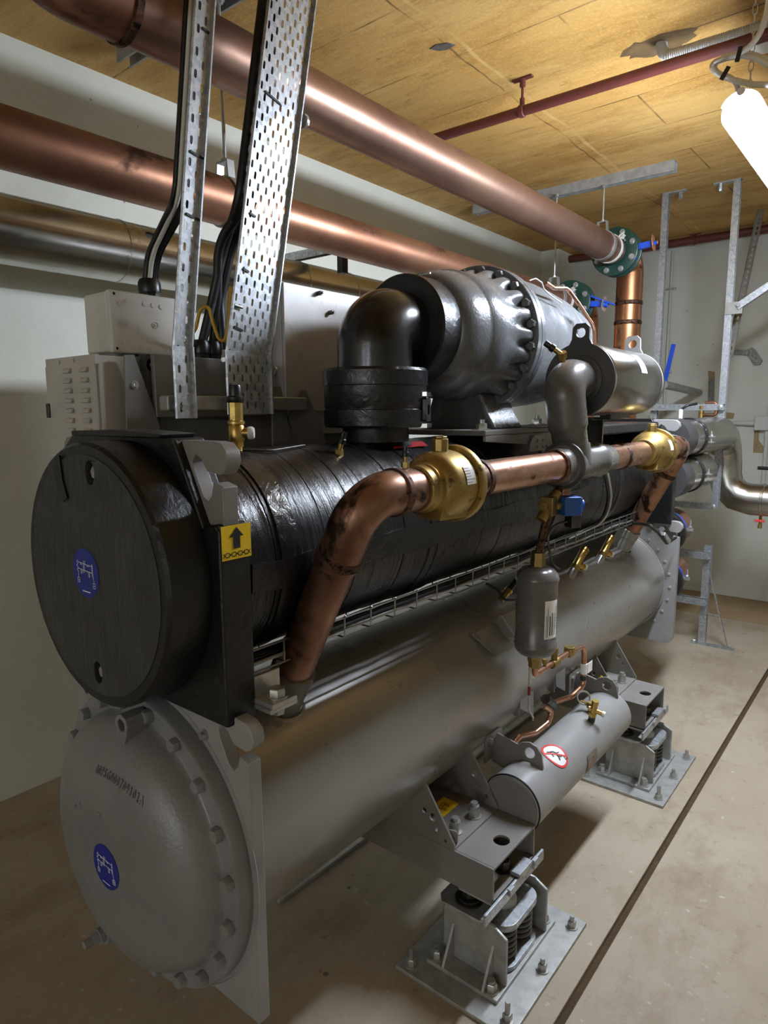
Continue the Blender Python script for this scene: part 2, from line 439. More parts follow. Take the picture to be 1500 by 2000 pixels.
# ================================================================== lamps
def lamp(x, y, z, L, label):
    t = thing('tube_lamp', (x, y, z), label, 'lamp')
    build('diffuser', MB().lathe((x, y + .02, z), Y_, [(.0, 0), (.044, .002), (.054, .014), (.054, L-.054), (.044, L-.042), (0, L-.04)], 28), 'tube', t)
    for e in (0, L-.03):
        build('end_cap', MB().cyl((x, y+e+.02, z+.054), (x, y+e+.035, z+.054), .012, n=16), 'whiteplastic', t)
    build('housing', MB().prism([(.062*math.cos(math.radians(a)), .062*math.sin(math.radians(a))) for a in range(25, 156, 10)] + [(.0565*math.cos(math.radians(a)), .0565*math.sin(math.radians(a))) for a in range(155, 24, -10)], (x, y+.03, z), X_, Z_, (0, L-.06, 0)), 'whiteplastic', t)
    b = MB(); 
    for k in (.13, L-.13): b.box((x-.012, y+k-.01, z+.058), (x+.012, y+k+.01, z+.07))
    build('hanging_clip', b, 'zinc', t)
    for k in (.13, L-.13):
        b = MB(); zz = z + .068; i = 0
        while zz < 3.015:
            u = X_ if i % 2 else Y_; c = V((x, y+k, zz+.014)); N = 12
            b.loop([c + u*(.007*math.cos(2*PI*q/N)) + Z_*(.017*math.sin(2*PI*q/N)) for q in range(N)], .0016, 5)
            zz += .027; i += 1
        build('chain', b, 'zinc', t)
    return t
LX, LY, LZ = -.52, 2.36, 2.495
lamp(LX, LY, LZ, 1.27, 'glowing white tube lamp hanging on chains below the yellow ceiling')
for q, lbl in ((-.5, 'assumed unseen tube lamp far behind the viewpoint, nearer the left wall'), (1.5, 'assumed unseen tube lamp far behind the viewpoint, farther from the left wall')): lamp(q, -7.2, 2.35, 1.27, lbl)  # unseen lamps, assumed and added to light the faces turned towards the viewpoint
PL = 2.42
def pp(L, y): return [atY(a, b_, y) for a, b_ in L]
t = thing('lamp_cable', atY(1400, 130, PL), 'white coiled cable tied with black ties above the tube lamp', 'cable')
b = MB()
b.tube(smooth_path(pp([(1508, -40), (1497, 30), (1483, 70), (1458, 98), (1425, 112), (1396, 121), (1390, 130), (1397, 141), (1430, 156), (1470, 165), (1530, 166)], PL), .08, 6), .0085, 10)
b.tube(smooth_path(pp([(1540, 140), (1500, 127), (1475, 113), (1450, 109), (1420, 114), (1400, 122), (1394, 132), (1402, 143), (1432, 153), (1442, 172), (1440, 190), (1425, 198), (1425, 232)], PL+.01), .08, 6), .0075, 10)
b.tube(smooth_path(pp([(1545, 135), (1505, 118), (1470, 106), (1440, 106), (1410, 112)], PL+.025), .08, 6), .0075, 10)
build('cable', b, 'cablewhite', t)
for q, d in (((1443, 106), (.004, .0, .02)), ((1416, 143), (.01, 0, .016))):
    build('cable_tie', MB().bar(atY(*q, PL-.012)-V(d), atY(*q, PL-.012)+V(d), .006, .012), 'black', t)
# ================================================================== struts and channels
def cbar(mb, p0, p1, w=.041, h=.041, openside=(0, 0, -1), wall=.003, lip=.009):
    """lipped C channel from p0 to p1; open face looks towards openside"""
    p0, p1 = V(p0), V(p1); d = (p1-p0).normalized(); q = V(openside); q = (q - d*q.dot(d)).normalized(); u = q.cross(d)
    a, c = w/2, h/2
    poly = [(-a, c), (-a, -c), (a, -c), (a, c), (a-lip, c), (a-lip, c-wall), (a-wall, c-wall), (a-wall, -c+wall), (-a+wall, -c+wall), (-a+wall, c-wall), (-a+lip, c-wall), (-a+lip, c)]
    return mb.prism(poly, p0, u, q, p1-p0)
def channel(y, x0, x1, label):
    t = build('strut_channel', cbar(MB(), (x0, y, 2.99), (x1, y, 2.99), .06, .06), 'galvdull', origin=((x0+x1)/2, y, 3.02)); tag(t, label, 'channel', None)
channel(4.27, -2.6, -1.25, 'grey steel channel fixed to the ceiling above the green flanges')
channel(1.60, -2.6, -1.20, 'grey steel channel on the ceiling behind the brown pipe at top left')
def hanger(x, y, z, r, label, top=2.96):
    t = thing('pipe_hanger', (x, y, top), label, 'pipe hanger')
    build('rod', MB().cyl((x, y, z+r+.05), (x, y, top), .006, n=12), 'zinc', t)
    b = MB().prism([(-.03, 0), (.03, 0), (.036, -.075), (.03, -.075), (.024, -.006), (-.024, -.006), (-.03, -.075), (-.036, -.075)], (x, y-.015, z+r+.055), X_, Z_, (0, .03, 0))
    build('yoke', b, 'zinc', t)
    b = MB()
    R = [[V((x + rr*math.sin(2*PI*k/40), y+yy, z + rr*math.cos(2*PI*k/40))) for k in range(40)] for rr, yy in ((r+.001, -.018), (r+.006, -.018), (r+.006, .018), (r+.001, .018))]
    b.rings(R, closed=True)
    build('clamp_band', b, 'zinc', t)
    build('nut', MB().hexbolt((x, y, top), (0, 0, -1), .014, .012, .02), 'zinc', t); build('nut', MB().hexbolt((x, y, z+r+.055), Z_, .012, .01), 'zinc', t)
    return t
UX, UZ, UR = -1.66, 2.61, .084
MX, MZ, MR = -1.96, 2.318, .079
hanger(UX, 4.24, UZ, UR, 'threaded rod hanger holding the upper copper pipe at the larger green flange')
hanger(MX, 4.22, MZ, MR, 'threaded rod hanger holding the middle copper pipe at the far green flange')
hanger(MX, 1.57, MZ, MR, 'threaded rod hanger on the middle copper pipe between the two cable trays')
# ================================================================== big copper pipes
def ring(mb, o, ax, r0, r1, w, n=40):
    return mb.lathe(V(o) - V(ax)*w/2, ax, [(r0, 0), (r1, w*.2), (r1, w*.8), (r0, w)], n)
t = thing('copper_pipe', (UX, 2.5, UZ), 'uppermost large brown copper pipe running under the yellow ceiling', 'pipe')
Y1 = atX(222, 45, UX).y
build('pipe', MB().cyl((UX, Y1, UZ), (UX, 4.43, UZ), UR, n=56), 'copperA', t)
b = MB().tube(smooth_path([(UX, Y1+.03, UZ), (UX, Y1-.22, UZ), (UX+.3, Y1-.22, UZ)], .2, 14), UR+.004, 40)
b.cyl((UX+.28, Y1-.22, UZ), (1.2, Y1-.22, UZ), UR, n=40)
build('elbow', b, 'copperB', t)
build('brazed_joint', ring(MB(), (UX, Y1+.025, UZ), Y_, UR, UR+.009, .03), 'weld', t)
DY = 4.77
b = MB().tube(smooth_path([(UX, 4.56, UZ), (UX, DY, UZ), (UX, DY, 1.35)], .14, 14), UR+.003, 40)
build('down_pipe', b, 'copperC', t)
for z, m in ((2.32, 'weld'), (2.19, 'weld'), (1.97, 'weld')):
    build('brazed_joint', ring(MB(), (UX, DY, z), Z_, UR+.002, UR+.008, .03), m, t)
b = MB(); mpd = lambda a, c, l: V((UX + (UR+.005+l)*math.sin(a/UR-.45), DY - (UR+.005+l)*math.cos(a/UR-.45), c))
strokes(b, mpd, [[(.0, 2.1), (.005, 2.06)], [(.02, 2.1), (.016, 2.06)], [(.005, 2.14), (.012, 2.11), (.018, 2.15)], [(-.03, 2.03), (-.03, 2.0), (-.015, 2.005), (-.013, 2.025), (-.03, 2.03)], [(0, 2.03), (.002, 2.0)], [(.012, 2.0), (.013, 2.03), (.025, 2.0), (.027, 2.03)]], .003, .0015)
build('pen_mark', b, 'black', t)
t = thing('copper_pipe', (MX, 2.5, MZ), 'middle large copper pipe running behind the two cable trays', 'pipe')
build('pipe', MB().cyl((MX, -1.2, MZ), (MX, 4.43, MZ), MR, n=56), 'copperB', t)
build('down_pipe', MB().tube(smooth_path([(MX, 4.56, MZ), (MX, 4.78, MZ), (MX, 4.78, 1.35)], .14, 14), MR+.003, 40), 'copperC', t)
for y in (.2, 3.3): build('brazed_joint', ring(MB(), (MX, y, MZ), Y_, MR, MR+.004, .03), 'copperB', t)
def valve(x, z, pr_, label, lever, wheelmat):
    t = thing('flanged_valve', (x, 4.5, z), label, 'valve')
    for y, nm in ((4.455, 'flange'), (4.525, 'flange')):
        b = MB().lathe((x, y, z), Y_, [(pr_+.002, 0), (.145, 0), (.15, .003), (.15, .019), (.145, .022), (pr_+.002, .022)], 56)
        build(nm, b, 'green', t)
    build('valve_body', MB().lathe((x, 4.478, z), Y_, [(pr_, 0), (.108, 0), (.112, .005), (.112, .041), (.108, .046), (pr_, .046)], 48), 'blue', t)
    b = MB()
    for k in range(8):
        a = 2*PI*(k+.5)/8; b.lathe((x+.122*math.cos(a), 4.478, z+.122*math.sin(a)), Y_, [(.014, 0), (.014, .046)], 16)
    build('lug', b, 'blue', t)
    for k in range(8):
        a = 2*PI*(k+.5)/8; p = (x+.122*math.cos(a), 4.455, z+.122*math.sin(a))
        build('bolt', MB().hexbolt(p, (0, -1, 0), .015, .012, .018).cyl(p, (p[0], 4.575, p[2]), .008, n=12).hexbolt((p[0], 4.547, p[2]), Y_, .014, .013), 'zinc', t)
    o = V((x, 4.5, z)); d = V((.94, .1, .12)).normalized() if not lever else V((.93, .05, -.1)).normalized()
    build('stem', MB().bar(o + d*.1, o + d*.215, .035, .035).cyl(o+d*.2, o+d*.25, .012), 'blue', t)
    c = o + d*.225; a_, u, w = frame(d)
    b = MB(); N = 28; pol = []
    for k in range(N):
        r = .048 if k % 2 else .053; pol.append((r*math.cos(2*PI*k/N), r*math.sin(2*PI*k/N)))
    b.prism(pol, c, u, w, d*.006); b.cyl(c, c+d*.03, .01, n=14)
    build('notch_plate', b, wheelmat, t)
    if lever: build('handle', MB().bar(c + d*.016 + V((-.10, -.02, .06)), c + d*.016 + V((.06, .0, -.01)), .012, .036, Z_).cyl(c, c+d*.03, .02), 'blue', t, bevel=.004)
    return t
valve(UX, UZ, UR, 'green flanged blue valve with copper coloured notch plate on the upper pipe', False, 'orangewheel')
valve(MX, MZ, MR, 'green flanged valve with blue lever handle on the middle copper pipe', True, 'zinc')
def band(x, y, z, r, label, m='cablewhite'):
    t = thing('pipe_clamp', (x, y, z), label, 'pipe clamp')
    R = [[V((x + rr*math.sin(2*PI*k/48), y+yy, z + rr*math.cos(2*PI*k/48))) for k in range(48)] for rr, yy in ((r+.001, -.014), (r+.005, -.014), (r+.005, .014), (r+.001, .014))]
    build('band', MB().rings(R, closed=True), m, t)
    a = .9; p = V((x + (r+.018)*math.sin(a), y, z + (r+.018)*math.cos(a)))
    dr = V((math.sin(a), 0, math.cos(a))); tg = V((math.cos(a), 0, -math.sin(a)))
    build('ear', MB().obox(p + tg*.008, dr*.018, Y_*.014, tg*.003).obox(p - tg*.008, dr*.018, Y_*.014, tg*.003), m, t)
    build('bolt', MB().hexbolt(p+tg*.011, tg, .009, .008, stud=.02).hexbolt(p-tg*.011, -tg, .009, .008), 'zinc', t)
band(UX, 4.36, UZ, UR, 'white clamp band around the upper copper pipe beside its green flange')
band(MX, 4.34, MZ, MR, 'white clamp band around the middle copper pipe beside its green flange')
# aluminium clad pipe along the left wall
SX, SZ, SR = -2.608, 2.244, .12
t = thing('clad_pipe', (SX, 2.3, SZ), 'shiny aluminium clad pipe along the left wall below the copper pipes', 'pipe')
build('cladding', MB().cyl((SX, -1.2, SZ), (SX, 5.4, SZ), SR, n=64), 'alu', t)
for q in ((247, 480), (597, 522), (692, 552)):
    y = atX(q[0], q[1], SX+.08).y
    build('seam', ring(MB(), (SX, y, SZ), Y_, SR-.001, SR+.003, .008, 64), 'alu', t)
t = thing('wall_bracket', (-2.5, 2.56, 2.39), 'galvanised bracket arm above the clad pipe beside the wide tray', 'bracket')
build('arm', cbar(MB(), (-2.84, 2.56, 2.40), (-2.12, 2.56, 2.40)), 'galv', t)
build('wall_plate', MB().box((-2.85, 2.5, 2.35), (-2.842, 2.62, 2.45)), 'galv', t)
sx_ = atY(669, 520, 2.56); build('pipe_strap', MB().box((sx_.x-.02, 2.54, sx_.z-.035), (sx_.x+.02, 2.58, 2.38)).hexbolt((sx_.x, 2.56, 2.37), (0, 0, -1), .012, .03), 'blackplastic', t, bevel=.004)
# ================================================================== sprinkler pipes
def sprinkler(y, z, x0, x1, r, hx, label):
    t = thing('sprinkler_pipe', ((x0+x1)/2, y, z), label, 'pipe')
    build('pipe', MB().cyl((x0, y, z), (x1, y, z), r, n=24), 'redoxide', t)
    for h in hx:
        b = MB().cyl((h, y, z+r), (h, y, 3.012), .006, n=10).box((h-.045, y-.012, 3.012), (h+.045, y+.012, 3.02)).cyl((h, y, 2.985), (h, y, 3.014), .013, n=10)
        b.lathe((h-.012, y, z), X_, [(r, 0), (r+.005, .002), (r+.005, .022), (r, .024)], 24).cyl((h, y, z+r-.002), (h, y, z+r+.03), .011, n=12)
        build('hanger', b, 'redoxide', t)
sprinkler(2.82, 2.886, -2.05, 2.3, .021, (-1.485, .9), 'red oxide sprinkler pipe crossing the ceiling in front')
sprinkler(6.08, 2.97, -2.68, 2.3, .032, (-1.60, .6), 'red oxide sprinkler pipe along the top of the back wall')
# hole in the ceiling with flexible conduit
hc = atZ(1290, 88, 3.015)
rnd = random.Random(3)
pol = [((.085+.05*rnd.random())*math.cos(2*PI*k/26)*1.25, (.06+.035*rnd.random())*math.sin(2*PI*k/26)) for k in range(26)]
inn = [(a*.55+.01, c*.5) for a, c in pol]
b = MB(); b.add([(hc.x+a, hc.y+c, 3.0195) for a, c in pol] + [(hc.x+a*.85, hc.y+c*.85, 3.0175-.002*rnd.random()) for a, c in pol] + [(hc.x+a, hc.y+c, 3.0185) for a, c in inn],
  [(k, (k+1) % 26, 26+(k+1) % 26, 26+k) for k in range(26)] + [(26+k, 26+(k+1) % 26, 52+(k+1) % 26, 52+k) for k in range(26)] + [tuple(52+k for k in range(26))])
o = build('conduit_hole', b, 'darkbroken', origin=hc, smooth=0); tag(o, 'rough dark patched hole in the ceiling around the grey conduit', 'ceiling hole')
P = smooth_path([hc + V((0, 0, .02)), hc + V((.02, -.02, -.06)), hc + V((.2, -.05, -.075)), (-.3, 2.885, 2.945), (.3, 2.9, 2.97)], .09, 10)
# resample for ridges
def resample(P, step):
    out = [P[0]]; acc = 0
    for a, c in zip(P[:-1], P[1:]):
        L = (c-a).length; d = step-acc
        while d <= L: out.append(a + (c-a)*(d/L)); d += step
        acc = L - (d-step)
    return out
Q = resample(P, .004)
o = build('corrugated_conduit', MB().tube(Q, [.022 if k % 2 else .0185 for k in range(len(Q))], 14), 'pvc', origin=hc); tag(o, 'grey corrugated conduit leaving the ceiling hole behind the sprinkler pipe', 'conduit')
lp = atZ(865, 92, 3.017)
o = build('cement_lump', MB().prism([(-.05, -.02), (-.01, -.03), (.03, -.012), (.045, .02), (.0, .028), (-.03, .012)], lp, X_, Y_, (0, 0, .004)), 'foil', origin=lp); tag(o, 'small grey cement lump stuck on the ceiling above the upper pipe', 'cement lump')
jb = atZ(1494, 92, 2.99)
o = build('ceiling_junction', MB().lathe((jb.x, jb.y, 3.02), (0, 0, -1), [(.05, 0), (.05, .03), (.045, .035), (0, .035)], 28).cyl((jb.x-.02, jb.y-.05, 2.995), (jb.x-.05, jb.y-.09, 2.985), .014), 'whiteplastic', origin=jb); tag(o, 'white round junction box on the ceiling at the right edge', 'junction box')
# ================================================================== strut frame at the back
FY = 4.85
t = thing('strut_support', (-1.25, FY, .95), 'galvanised strut frame hanging from the ceiling at the far end', 'frame')
build('upright', cbar(MB(), (-1.47, FY, 1.18), (-1.47, FY, 3.02), .041, .041, (1, 0, 0)), 'galv', t)
build('upright', cbar(MB(), (-1.04, FY, .94), (-1.04, FY, 3.02), .041, .041, (1, 0, 0)), 'galv', t)
build('crossbar', cbar(MB(), (-1.7, FY-.043, 1.61), (-1.02, FY-.043, 1.61), .041, .041, (0, 1, 0)), 'galv', t)
build('crossbar', cbar(MB(), (-1.62, FY-.043, .953), (-1.06, FY-.043, .953), .041, .041, (0, 1, 0)), 'galv', t)
for x in (-1.47, -1.04):
    build('ceiling_bracket', MB().box((x-.02, FY-.02, 3.012), (x+.13 if x < -1.2 else x+.02, FY+.02, 3.02)).box((x-.14 if x > -1.2 else x, FY-.02, 3.012), (x+.02, FY+.02, 3.02)).hexbolt((x+(.09 if x < -1.2 else -.1), FY, 3.012), (0, 0, -1), .014, .045), 'galv', t)
build('fixing', MB().hexbolt((-1.04, FY-.064, 1.61), (0, -1, 0), .017, .008).hexbolt((-1.04, FY-.064, .953), (0, -1, 0), .017, .008), 'zinc', t)
# perforated diagonal brace and plain brace
def slotbar(mb, p0, p1, w, side, pitch, slot, sw, th=.0025, lips=.02, upn=None):
    p0, p1 = V(p0), V(p1); L = (p1-p0).length; d = (p1-p0)/L; u = V(side); u = (u-d*u.dot(d)).normalized(); n = d.cross(u)
    k = int(L/pitch); pc = L/k
    for i in range(k):
        o = p0 + d*(i*pc)
        h = circ(0, 0, sw/2, 6, PI, 2*PI, True); e = (slot-sw)/2
        hole = [(a, c+pc/2-e) for a, c in circ(0, 0, sw/2, 5, PI, 2*PI, True)] + [(a, c+pc/2+e) for a, c in circ(0, 0, sw/2, 5, 0, PI, True)]
        mb.prism([(-w/2, 0), (w/2, 0), (w/2, pc), (-w/2, pc)], o, u, d, n*th, [hole])
    for sgn in (-1, 1): mb.obox(p0 + d*L/2 + u*(sgn*w/2) + n*lips/2, d*L/2, u*th/2, n*lips/2)
    return mb
o = build('perforated_brace', slotbar(MB(), (-1.05, 5.67, 3.015), (-1.03, 4.9, 1.93), .041, X_, .05, .03, .013), 'galvdull', origin=(-1.04, 5.3, 2.4)); tag(o, 'slotted steel brace sloping from the ceiling down to the strut frame', 'brace')
t = thing('diagonal_brace', (-1.0, 4.8, 2.2), 'plain galvanised brace rising right from the strut frame', 'brace')
p0 = atY(1440, 600, FY-.03); p1 = V((p0.x+.95, p0.y, p0.z+.62))
build('bar', cbar(MB(), p0, p1, .041, .041, (0, 1, 0)), 'galv', t)
build('foot_plate', MB().box((p0.x-.07, FY-.03, p0.z-.04), (p0.x+.03, FY-.022, p0.z+.035)).hexbolt((p0.x+.01, FY-.052, p0.z+.01), (0, -1, 0), .014, .01), 'zinc', t)
# floor stand
SY = 4.78
t = thing('pipe_stand', (-.98, SY, 0), 'galvanised floor stand with sloping brace beside the far end plate', 'stand')
build('post', cbar(MB(), (-1.05, SY, .008), (-1.05, SY, .69), .045, .045, (1, 0, 0)), 'galv', t)
for z in (.63, .31): build('arm', cbar(MB(), (-1.5, SY-.045, z), (-1.03, SY-.045, z), .045, .045, (0, 0, 1)), 'galv', t)
build('base_bar', MB().box((-1.12, SY-.025, 0), (-.85, SY+.025, .008)), 'galv', t)
build('brace', MB().bar((-1.03, SY, .5), (-.89, SY, .008), .006, .02, X_).bar((-1.03, SY, .22), (-.95, SY, .22), .006, .02, Z_), 'galv', t)
build('bolt', MB().hexbolt((-1.1, SY, .008), Z_, .014, .012, .02).hexbolt((-.875, SY, .008), Z_, .014, .008, .02), 'zinc', t)
# ================================================================== clad pipes at the far end
NX = -1.05
def clamp_band(mb, c, r, w=.03):
    return mb.lathe(V(c) - Y_*w/2, Y_, [(r, 0), (r+.006, .002), (r+.006, w-.002), (r, w)], 48)
def farpipe(z, r, label, path, bend):
    t = thing('clad_pipe', (NX, 4.1, z), label, 'pipe')
    build('nozzle', MB().lathe((NX, 3.72, z), Y_, [(r+.002, 0), (r+.004, .02), (r+.004, .16), (r-.002, .18)], 48), 'platedark', t)
    build('cladding', MB().cyl((NX, 3.88, z), (NX, 4.1, z), r-.004, n=48), 'alu', t)
    build('elbow', MB().tube(smooth_path(path, bend, 3), r, 40), 'alu', t, smooth=20)
    build('clamp_band', clamp_band(MB(), (NX, 4.105, z), r-.002), 'tapeblack', t)
    p = V((NX + (r+.02)*.98, 4.105, z-.01))
    build('clamp_bolt', MB().box((p.x-.012, p.y-.014, p.z-.018), (p.x+.02, p.y+.014, p.z-.013)).box((p.x-.012, p.y-.014, p.z+.013), (p.x+.02, p.y+.014, p.z+.018)).hexbolt(p+Z_*.018, Z_, .009, .008, stud=.02).cyl(p-Z_*.03, p+Z_*.02, .005, n=10), 'zinc', t)
    return t
ZU, ZL = 1.438, 1.225
HY, HZ = 5.04, .99
t = farpipe(ZU, .107, 'upper aluminium clad pipe with black clamp band and large elbow at far end', [(NX, 4.1, ZU), (NX, HY, ZU), (NX+.02, HY, HZ), (1.6, HY, HZ)], [.2, .17])
for x in (-.80, -.72, -.67, -.42): build('seam', MB().lathe((x, HY, HZ), X_, [(.106, 0), (.111, .004), (.111, .016), (.106, .02)], 48), 'alu', t)
farpipe(ZL, .104, 'lower aluminium clad pipe with black clamp band turning away below the upper one', [(NX, 4.1, ZL), (NX, 4.56, ZL), (NX-.7, 4.62, ZL-.02)], [.17])
rv = V((-.52, HY, HZ-.107)); rv = V((atY(1487, 990, HY).x, HY, HZ-.107))
t = thing('drain_valve', rv, 'small brass drain valve with red handle under the clad pipe', 'valve')
build('body', MB().cyl(rv, rv-Z_*.075, .009, n=14).cyl(rv-Z_*.06, rv-Z_*.085, .013, n=14), 'brass', t)
build('handle', MB().box((rv.x-.03, rv.y-.03, rv.z-.04), (rv.x+.03, rv.y-.018, rv.z-.022)), 'red', t, bevel=.004)
b0 = atY(1377, 812, 4.9); 
t = thing('brass_vent', b0, 'brass vent fitting standing on top of the upper clad elbow', 'vent')
build('body', MB().cyl((b0.x, 4.8, ZU+.07), (b0.x, 4.8, ZU+.15), .017, n=18).cyl((b0.x, 4.8, ZU+.16), (b0.x, 4.8, ZU+.18), .021, n=6), 'brass', t)
build('pipe', MB().tube(smooth_path([(b0.x, 4.8, ZU+.12), (b0.x+.09, 4.8, ZU+.12), (b0.x+.09, 4.8, ZU+.2), (b0.x+.02, 4.8, ZU+.2)], .02), .011, 12), 'copperB', t)
t = thing('sensor_pocket', (NX-.08, 4.02, ZU+.11), 'small white sensor fitting with grey hose on the upper clad pipe', 'sensor')
build('pocket', MB().cyl((NX-.02, 4.0, ZU+.095), (NX-.02, 4.0, ZU+.16), .011, n=14), 'whiteplastic', t)
build('hose', MB().tube(smooth_path([(NX-.02, 4.0, ZU+.155), (NX+.01, 4.0, ZU+.18), (NX+.05, 4.05, ZU+.19)], .03), .007, 10), 'cable', t)
# couplings at the condenser outlets
def coupling(z, label):
    t = thing('pipe_coupling', (NX, 3.75, z), label, 'pipe coupling')
    y0 = 3.632
    build('nozzle', MB().cyl((NX, y0, z), (NX, 3.76, z), .092, n=40), 'grey', t)
    build('housing', MB().lathe((NX, 3.665, z), Y_, [(.093, 0), (.118, .004), (.122, .012), (.122, .055), (.118, .062), (.093, .066)], 48).box((NX-.02, 3.672, z+.115), (NX+.02, 3.724, z+.145)), 'black', t)
    for y in (3.738, 3.758): build('gasket_ring', MB().lathe((NX, y, z), Y_, [(.093, 0), (.112, .001), (.112, .011), (.093, .012)], 48), 'blue', t)
    build('pipe', MB().tube(smooth_path([(NX, 3.76, z), (NX, 4.05, z), (NX-.6, 4.05, z)], .13, 10), .094, 36), 'copperB', t)
    build('clamp_bolt', MB().hexbolt((NX+.13, 3.75, z+.03), Z_, .01, .01, stud=.03).bar((NX+.1, 3.75, z+.02), (NX+.145, 3.75, z+.02), .02, .014), 'zinc', t)
coupling(.94, 'upper black pipe coupling with bright blue rings behind far end plate')
coupling(.672, 'lower black pipe coupling with bright blue rings behind far end plate')
# ================================================================== back wall bits
WY = 6.2
cx = -1.795
t = thing('wall_conduit', (cx, WY, 1.5), 'thin grey vertical conduit clipped to the back wall', 'conduit')
build('conduit', MB().cyl((cx, WY-.02, .6), (cx, WY-.02, 2.93), .011, n=14), 'pvc', t)
for z in (2.62, 1.92, 1.42): build('clip', MB().box((cx-.04, WY-.034, z-.008), (cx+.04, WY, z+.008)).hexbolt((cx+.03, WY-.034, z), (0, -1, 0), .01, .008), 'zinc', t)
t = thing('blue_lever', (-1.55, 5.2, 1.95), 'long blue valve lever standing upright behind the silver cylinder', 'lever')
a0, a1 = atY(1304, 722, 5.2), atY(1316, 672, 5.2)
build('lever', MB().bar(a0-(a1-a0)*.6, a1, .032, .008, X_), 'blue', t, bevel=.003)
build('hub', MB().cyl(a0-(a1-a0)*.6-Y_*.01, a0-(a1-a0)*.6+Y_*.05, .03).cyl(a0-(a1-a0)*.6+Y_*.04, (a0.x-.02, 6.2, a0.z-.15), .03), 'galvdull', t)
bx = atY(1485, 826, WY-.05)
t = thing('conduit_box', (bx.x, WY, bx.z), 'grey conduit box with two plastic conduits on the back wall', 'conduit box')
build('box', MB().box((bx.x-.04, WY-.07, bx.z-.06), (bx.x+.14, WY-.001, bx.z+.055)), 'pvc', t, bevel=.006)
build('conduit', MB().cyl((-1.62, WY-.025, bx.z-.005), (bx.x-.04, WY-.025, bx.z-.005), .017, n=18).cyl((bx.x-.11, WY-.025, bx.z-.005), (bx.x-.03, WY-.025, bx.z-.005), .021, n=18), 'pvc', t)
build('conduit', MB().cyl((bx.x+.05, WY-.025, .8), (bx.x+.05, WY-.025, bx.z-.05), .017, n=18).cyl((bx.x+.05, WY-.025, bx.z-.12), (bx.x+.05, WY-.025, bx.z-.05), .021, n=18).cyl((bx.x+.05, WY-.02, bx.z), (bx.x+.05, WY-.02, 2.2), .008, n=12), 'pvc', t)
h0 = atY(1480, 914, 5.6)
t = thing('valve_crank', (h0.x+.1, 5.6, h0.z), 'black valve handwheel with crank handle at the right edge', 'crank')
build('handle', MB().cyl(h0, h0+X_*.09, .013, n=16), 'blackplastic', t)
build('wheel', MB().torus((h0.x+.2, 5.6, h0.z+.04), (1, -.5, 0), .11, .014, 36, 10).bar((h0.x+.09, 5.6, h0.z), (h0.x+.3, 5.62, h0.z+.06), .03, .02).cyl((h0.x+.2, 5.55, h0.z+.04), (h0.x+.2, 5.62, h0.z+.04), .03), 'blackplastic', t)
build('stem', MB().cyl((h0.x+.2, 5.6, h0.z+.04), (h0.x+.2, 5.14, HZ+.1), .02, n=14), 'steel', t)
def wallpatch(px, m, label, nm='tape_residue', th=.003, cat='tape mark'):
    P = [atY(x, y, WY) for x, y in px]; c = sum(P, V((0, 0, 0)))/len(P)
    o = build(nm, MB().prism([(p.x-c.x, p.z-c.z) for p in P], c, X_, Z_, (0, -th, 0)), m, origin=c); tag(o, label, cat)
wallpatch([(1383, 724), (1396, 726), (1396, 740), (1384, 740)], 'residue', 'brown tape residue above the grey strip on the back wall')
wallpatch([(1384, 740), (1396, 740), (1395, 785), (1383, 785)], 'foil', 'vertical grey foil strip on the back wall left of right upright', 'foil_strip', .006, 'foil strip')
wallpatch([(1428, 683), (1458, 684), (1470, 679), (1476, 684), (1490, 705), (1486, 712), (1474, 713), (1462, 694), (1430, 692)], 'foil', 'crumpled grey foil tape hanging on the back wall', 'foil_tape', .03, 'foil tape')
wallpatch([(1474, 826), (1484, 828), (1482, 860), (1492, 873), (1490, 885), (1471, 884)], 'residue', 'brown L shaped tape residue below the conduit box')
wallpatch([(1419, 805), (1435, 807), (1432, 818), (1418, 818)], 'residue', 'brown torn tape residue right of the strut frame upright')
# ================================================================== chiller vessels
CX, CZ, CR = -1.27, .668, .277
EX, EZ, ER = -1.267, 1.275, .24
def cylmap(cx, cz, r, a_up=True):
    """(angle offset metres a, y) -> surface of a Y cylinder; a measured clockwise from +X towards down (right side)"""
    return lambda a, y, l: V((cx + (r+l)*math.cos(a/r), y, cz + (r+l)*math.sin(a/r)))
def frontmap(cx, y, cz): return lambda a, c, l: V((cx+a, y-l, cz+c))
def round_sticker(parent, mp, r):
    build('round_sticker', patch(MB(), mp, circ(0, 0, r, 40), .0012), 'stickerblue', parent)
    b = MB(); k = r/.05
    L = [[(-.026, .02), (.027, .017)], [(-.026, .007), (.027, .004)], [(.027, .021), (.027, -.002)], [(.0295, .021), (.0295, -.003)], [(-.003, .025), (-.009, .001)], [(.002, .025), (-.004, .001)],
         [(-.026, .024), (-.031, .02), (-.026, .016), (-.032, .012), (-.026, .008), (-.031, .004), (-.026, .001)], [(-.017, .007), (-.017, -.002), (-.013, -.002), (-.013, .007)], [(.013, .005), (.013, -.005), (.017, -.005), (.017, .005)],
         [(-.027, .001), (-.027, -.012)], [(-.031, -.012), (-.023, -.012), (-.023, -.021), (-.031, -.021), (-.031, -.012)], [(-.031, -.017), (-.023, -.017)],
         [(.03, -.003), (.033, -.016)], [(.028, -.016), (.036, -.016), (.036, -.026), (.028, -.026), (.028, -.016)], [(.028, -.021), (.036, -.021)],
         [(-.017, .0165), (-.011, .0162)], [(.008, .0155), (.014, .0152)]]
    strokes(b, mp, [[(a*k, c*k) for a, c in q] for q in L], .0013*k, .0022)
    strokes(b, mp, [[(x*k, -.037*k), ((x+.004)*k, -.037*k)] for x in (-.014, -.008, -.002, .004, .01)], .0022*k, .0022)
    build('print', b, 'white', parent)
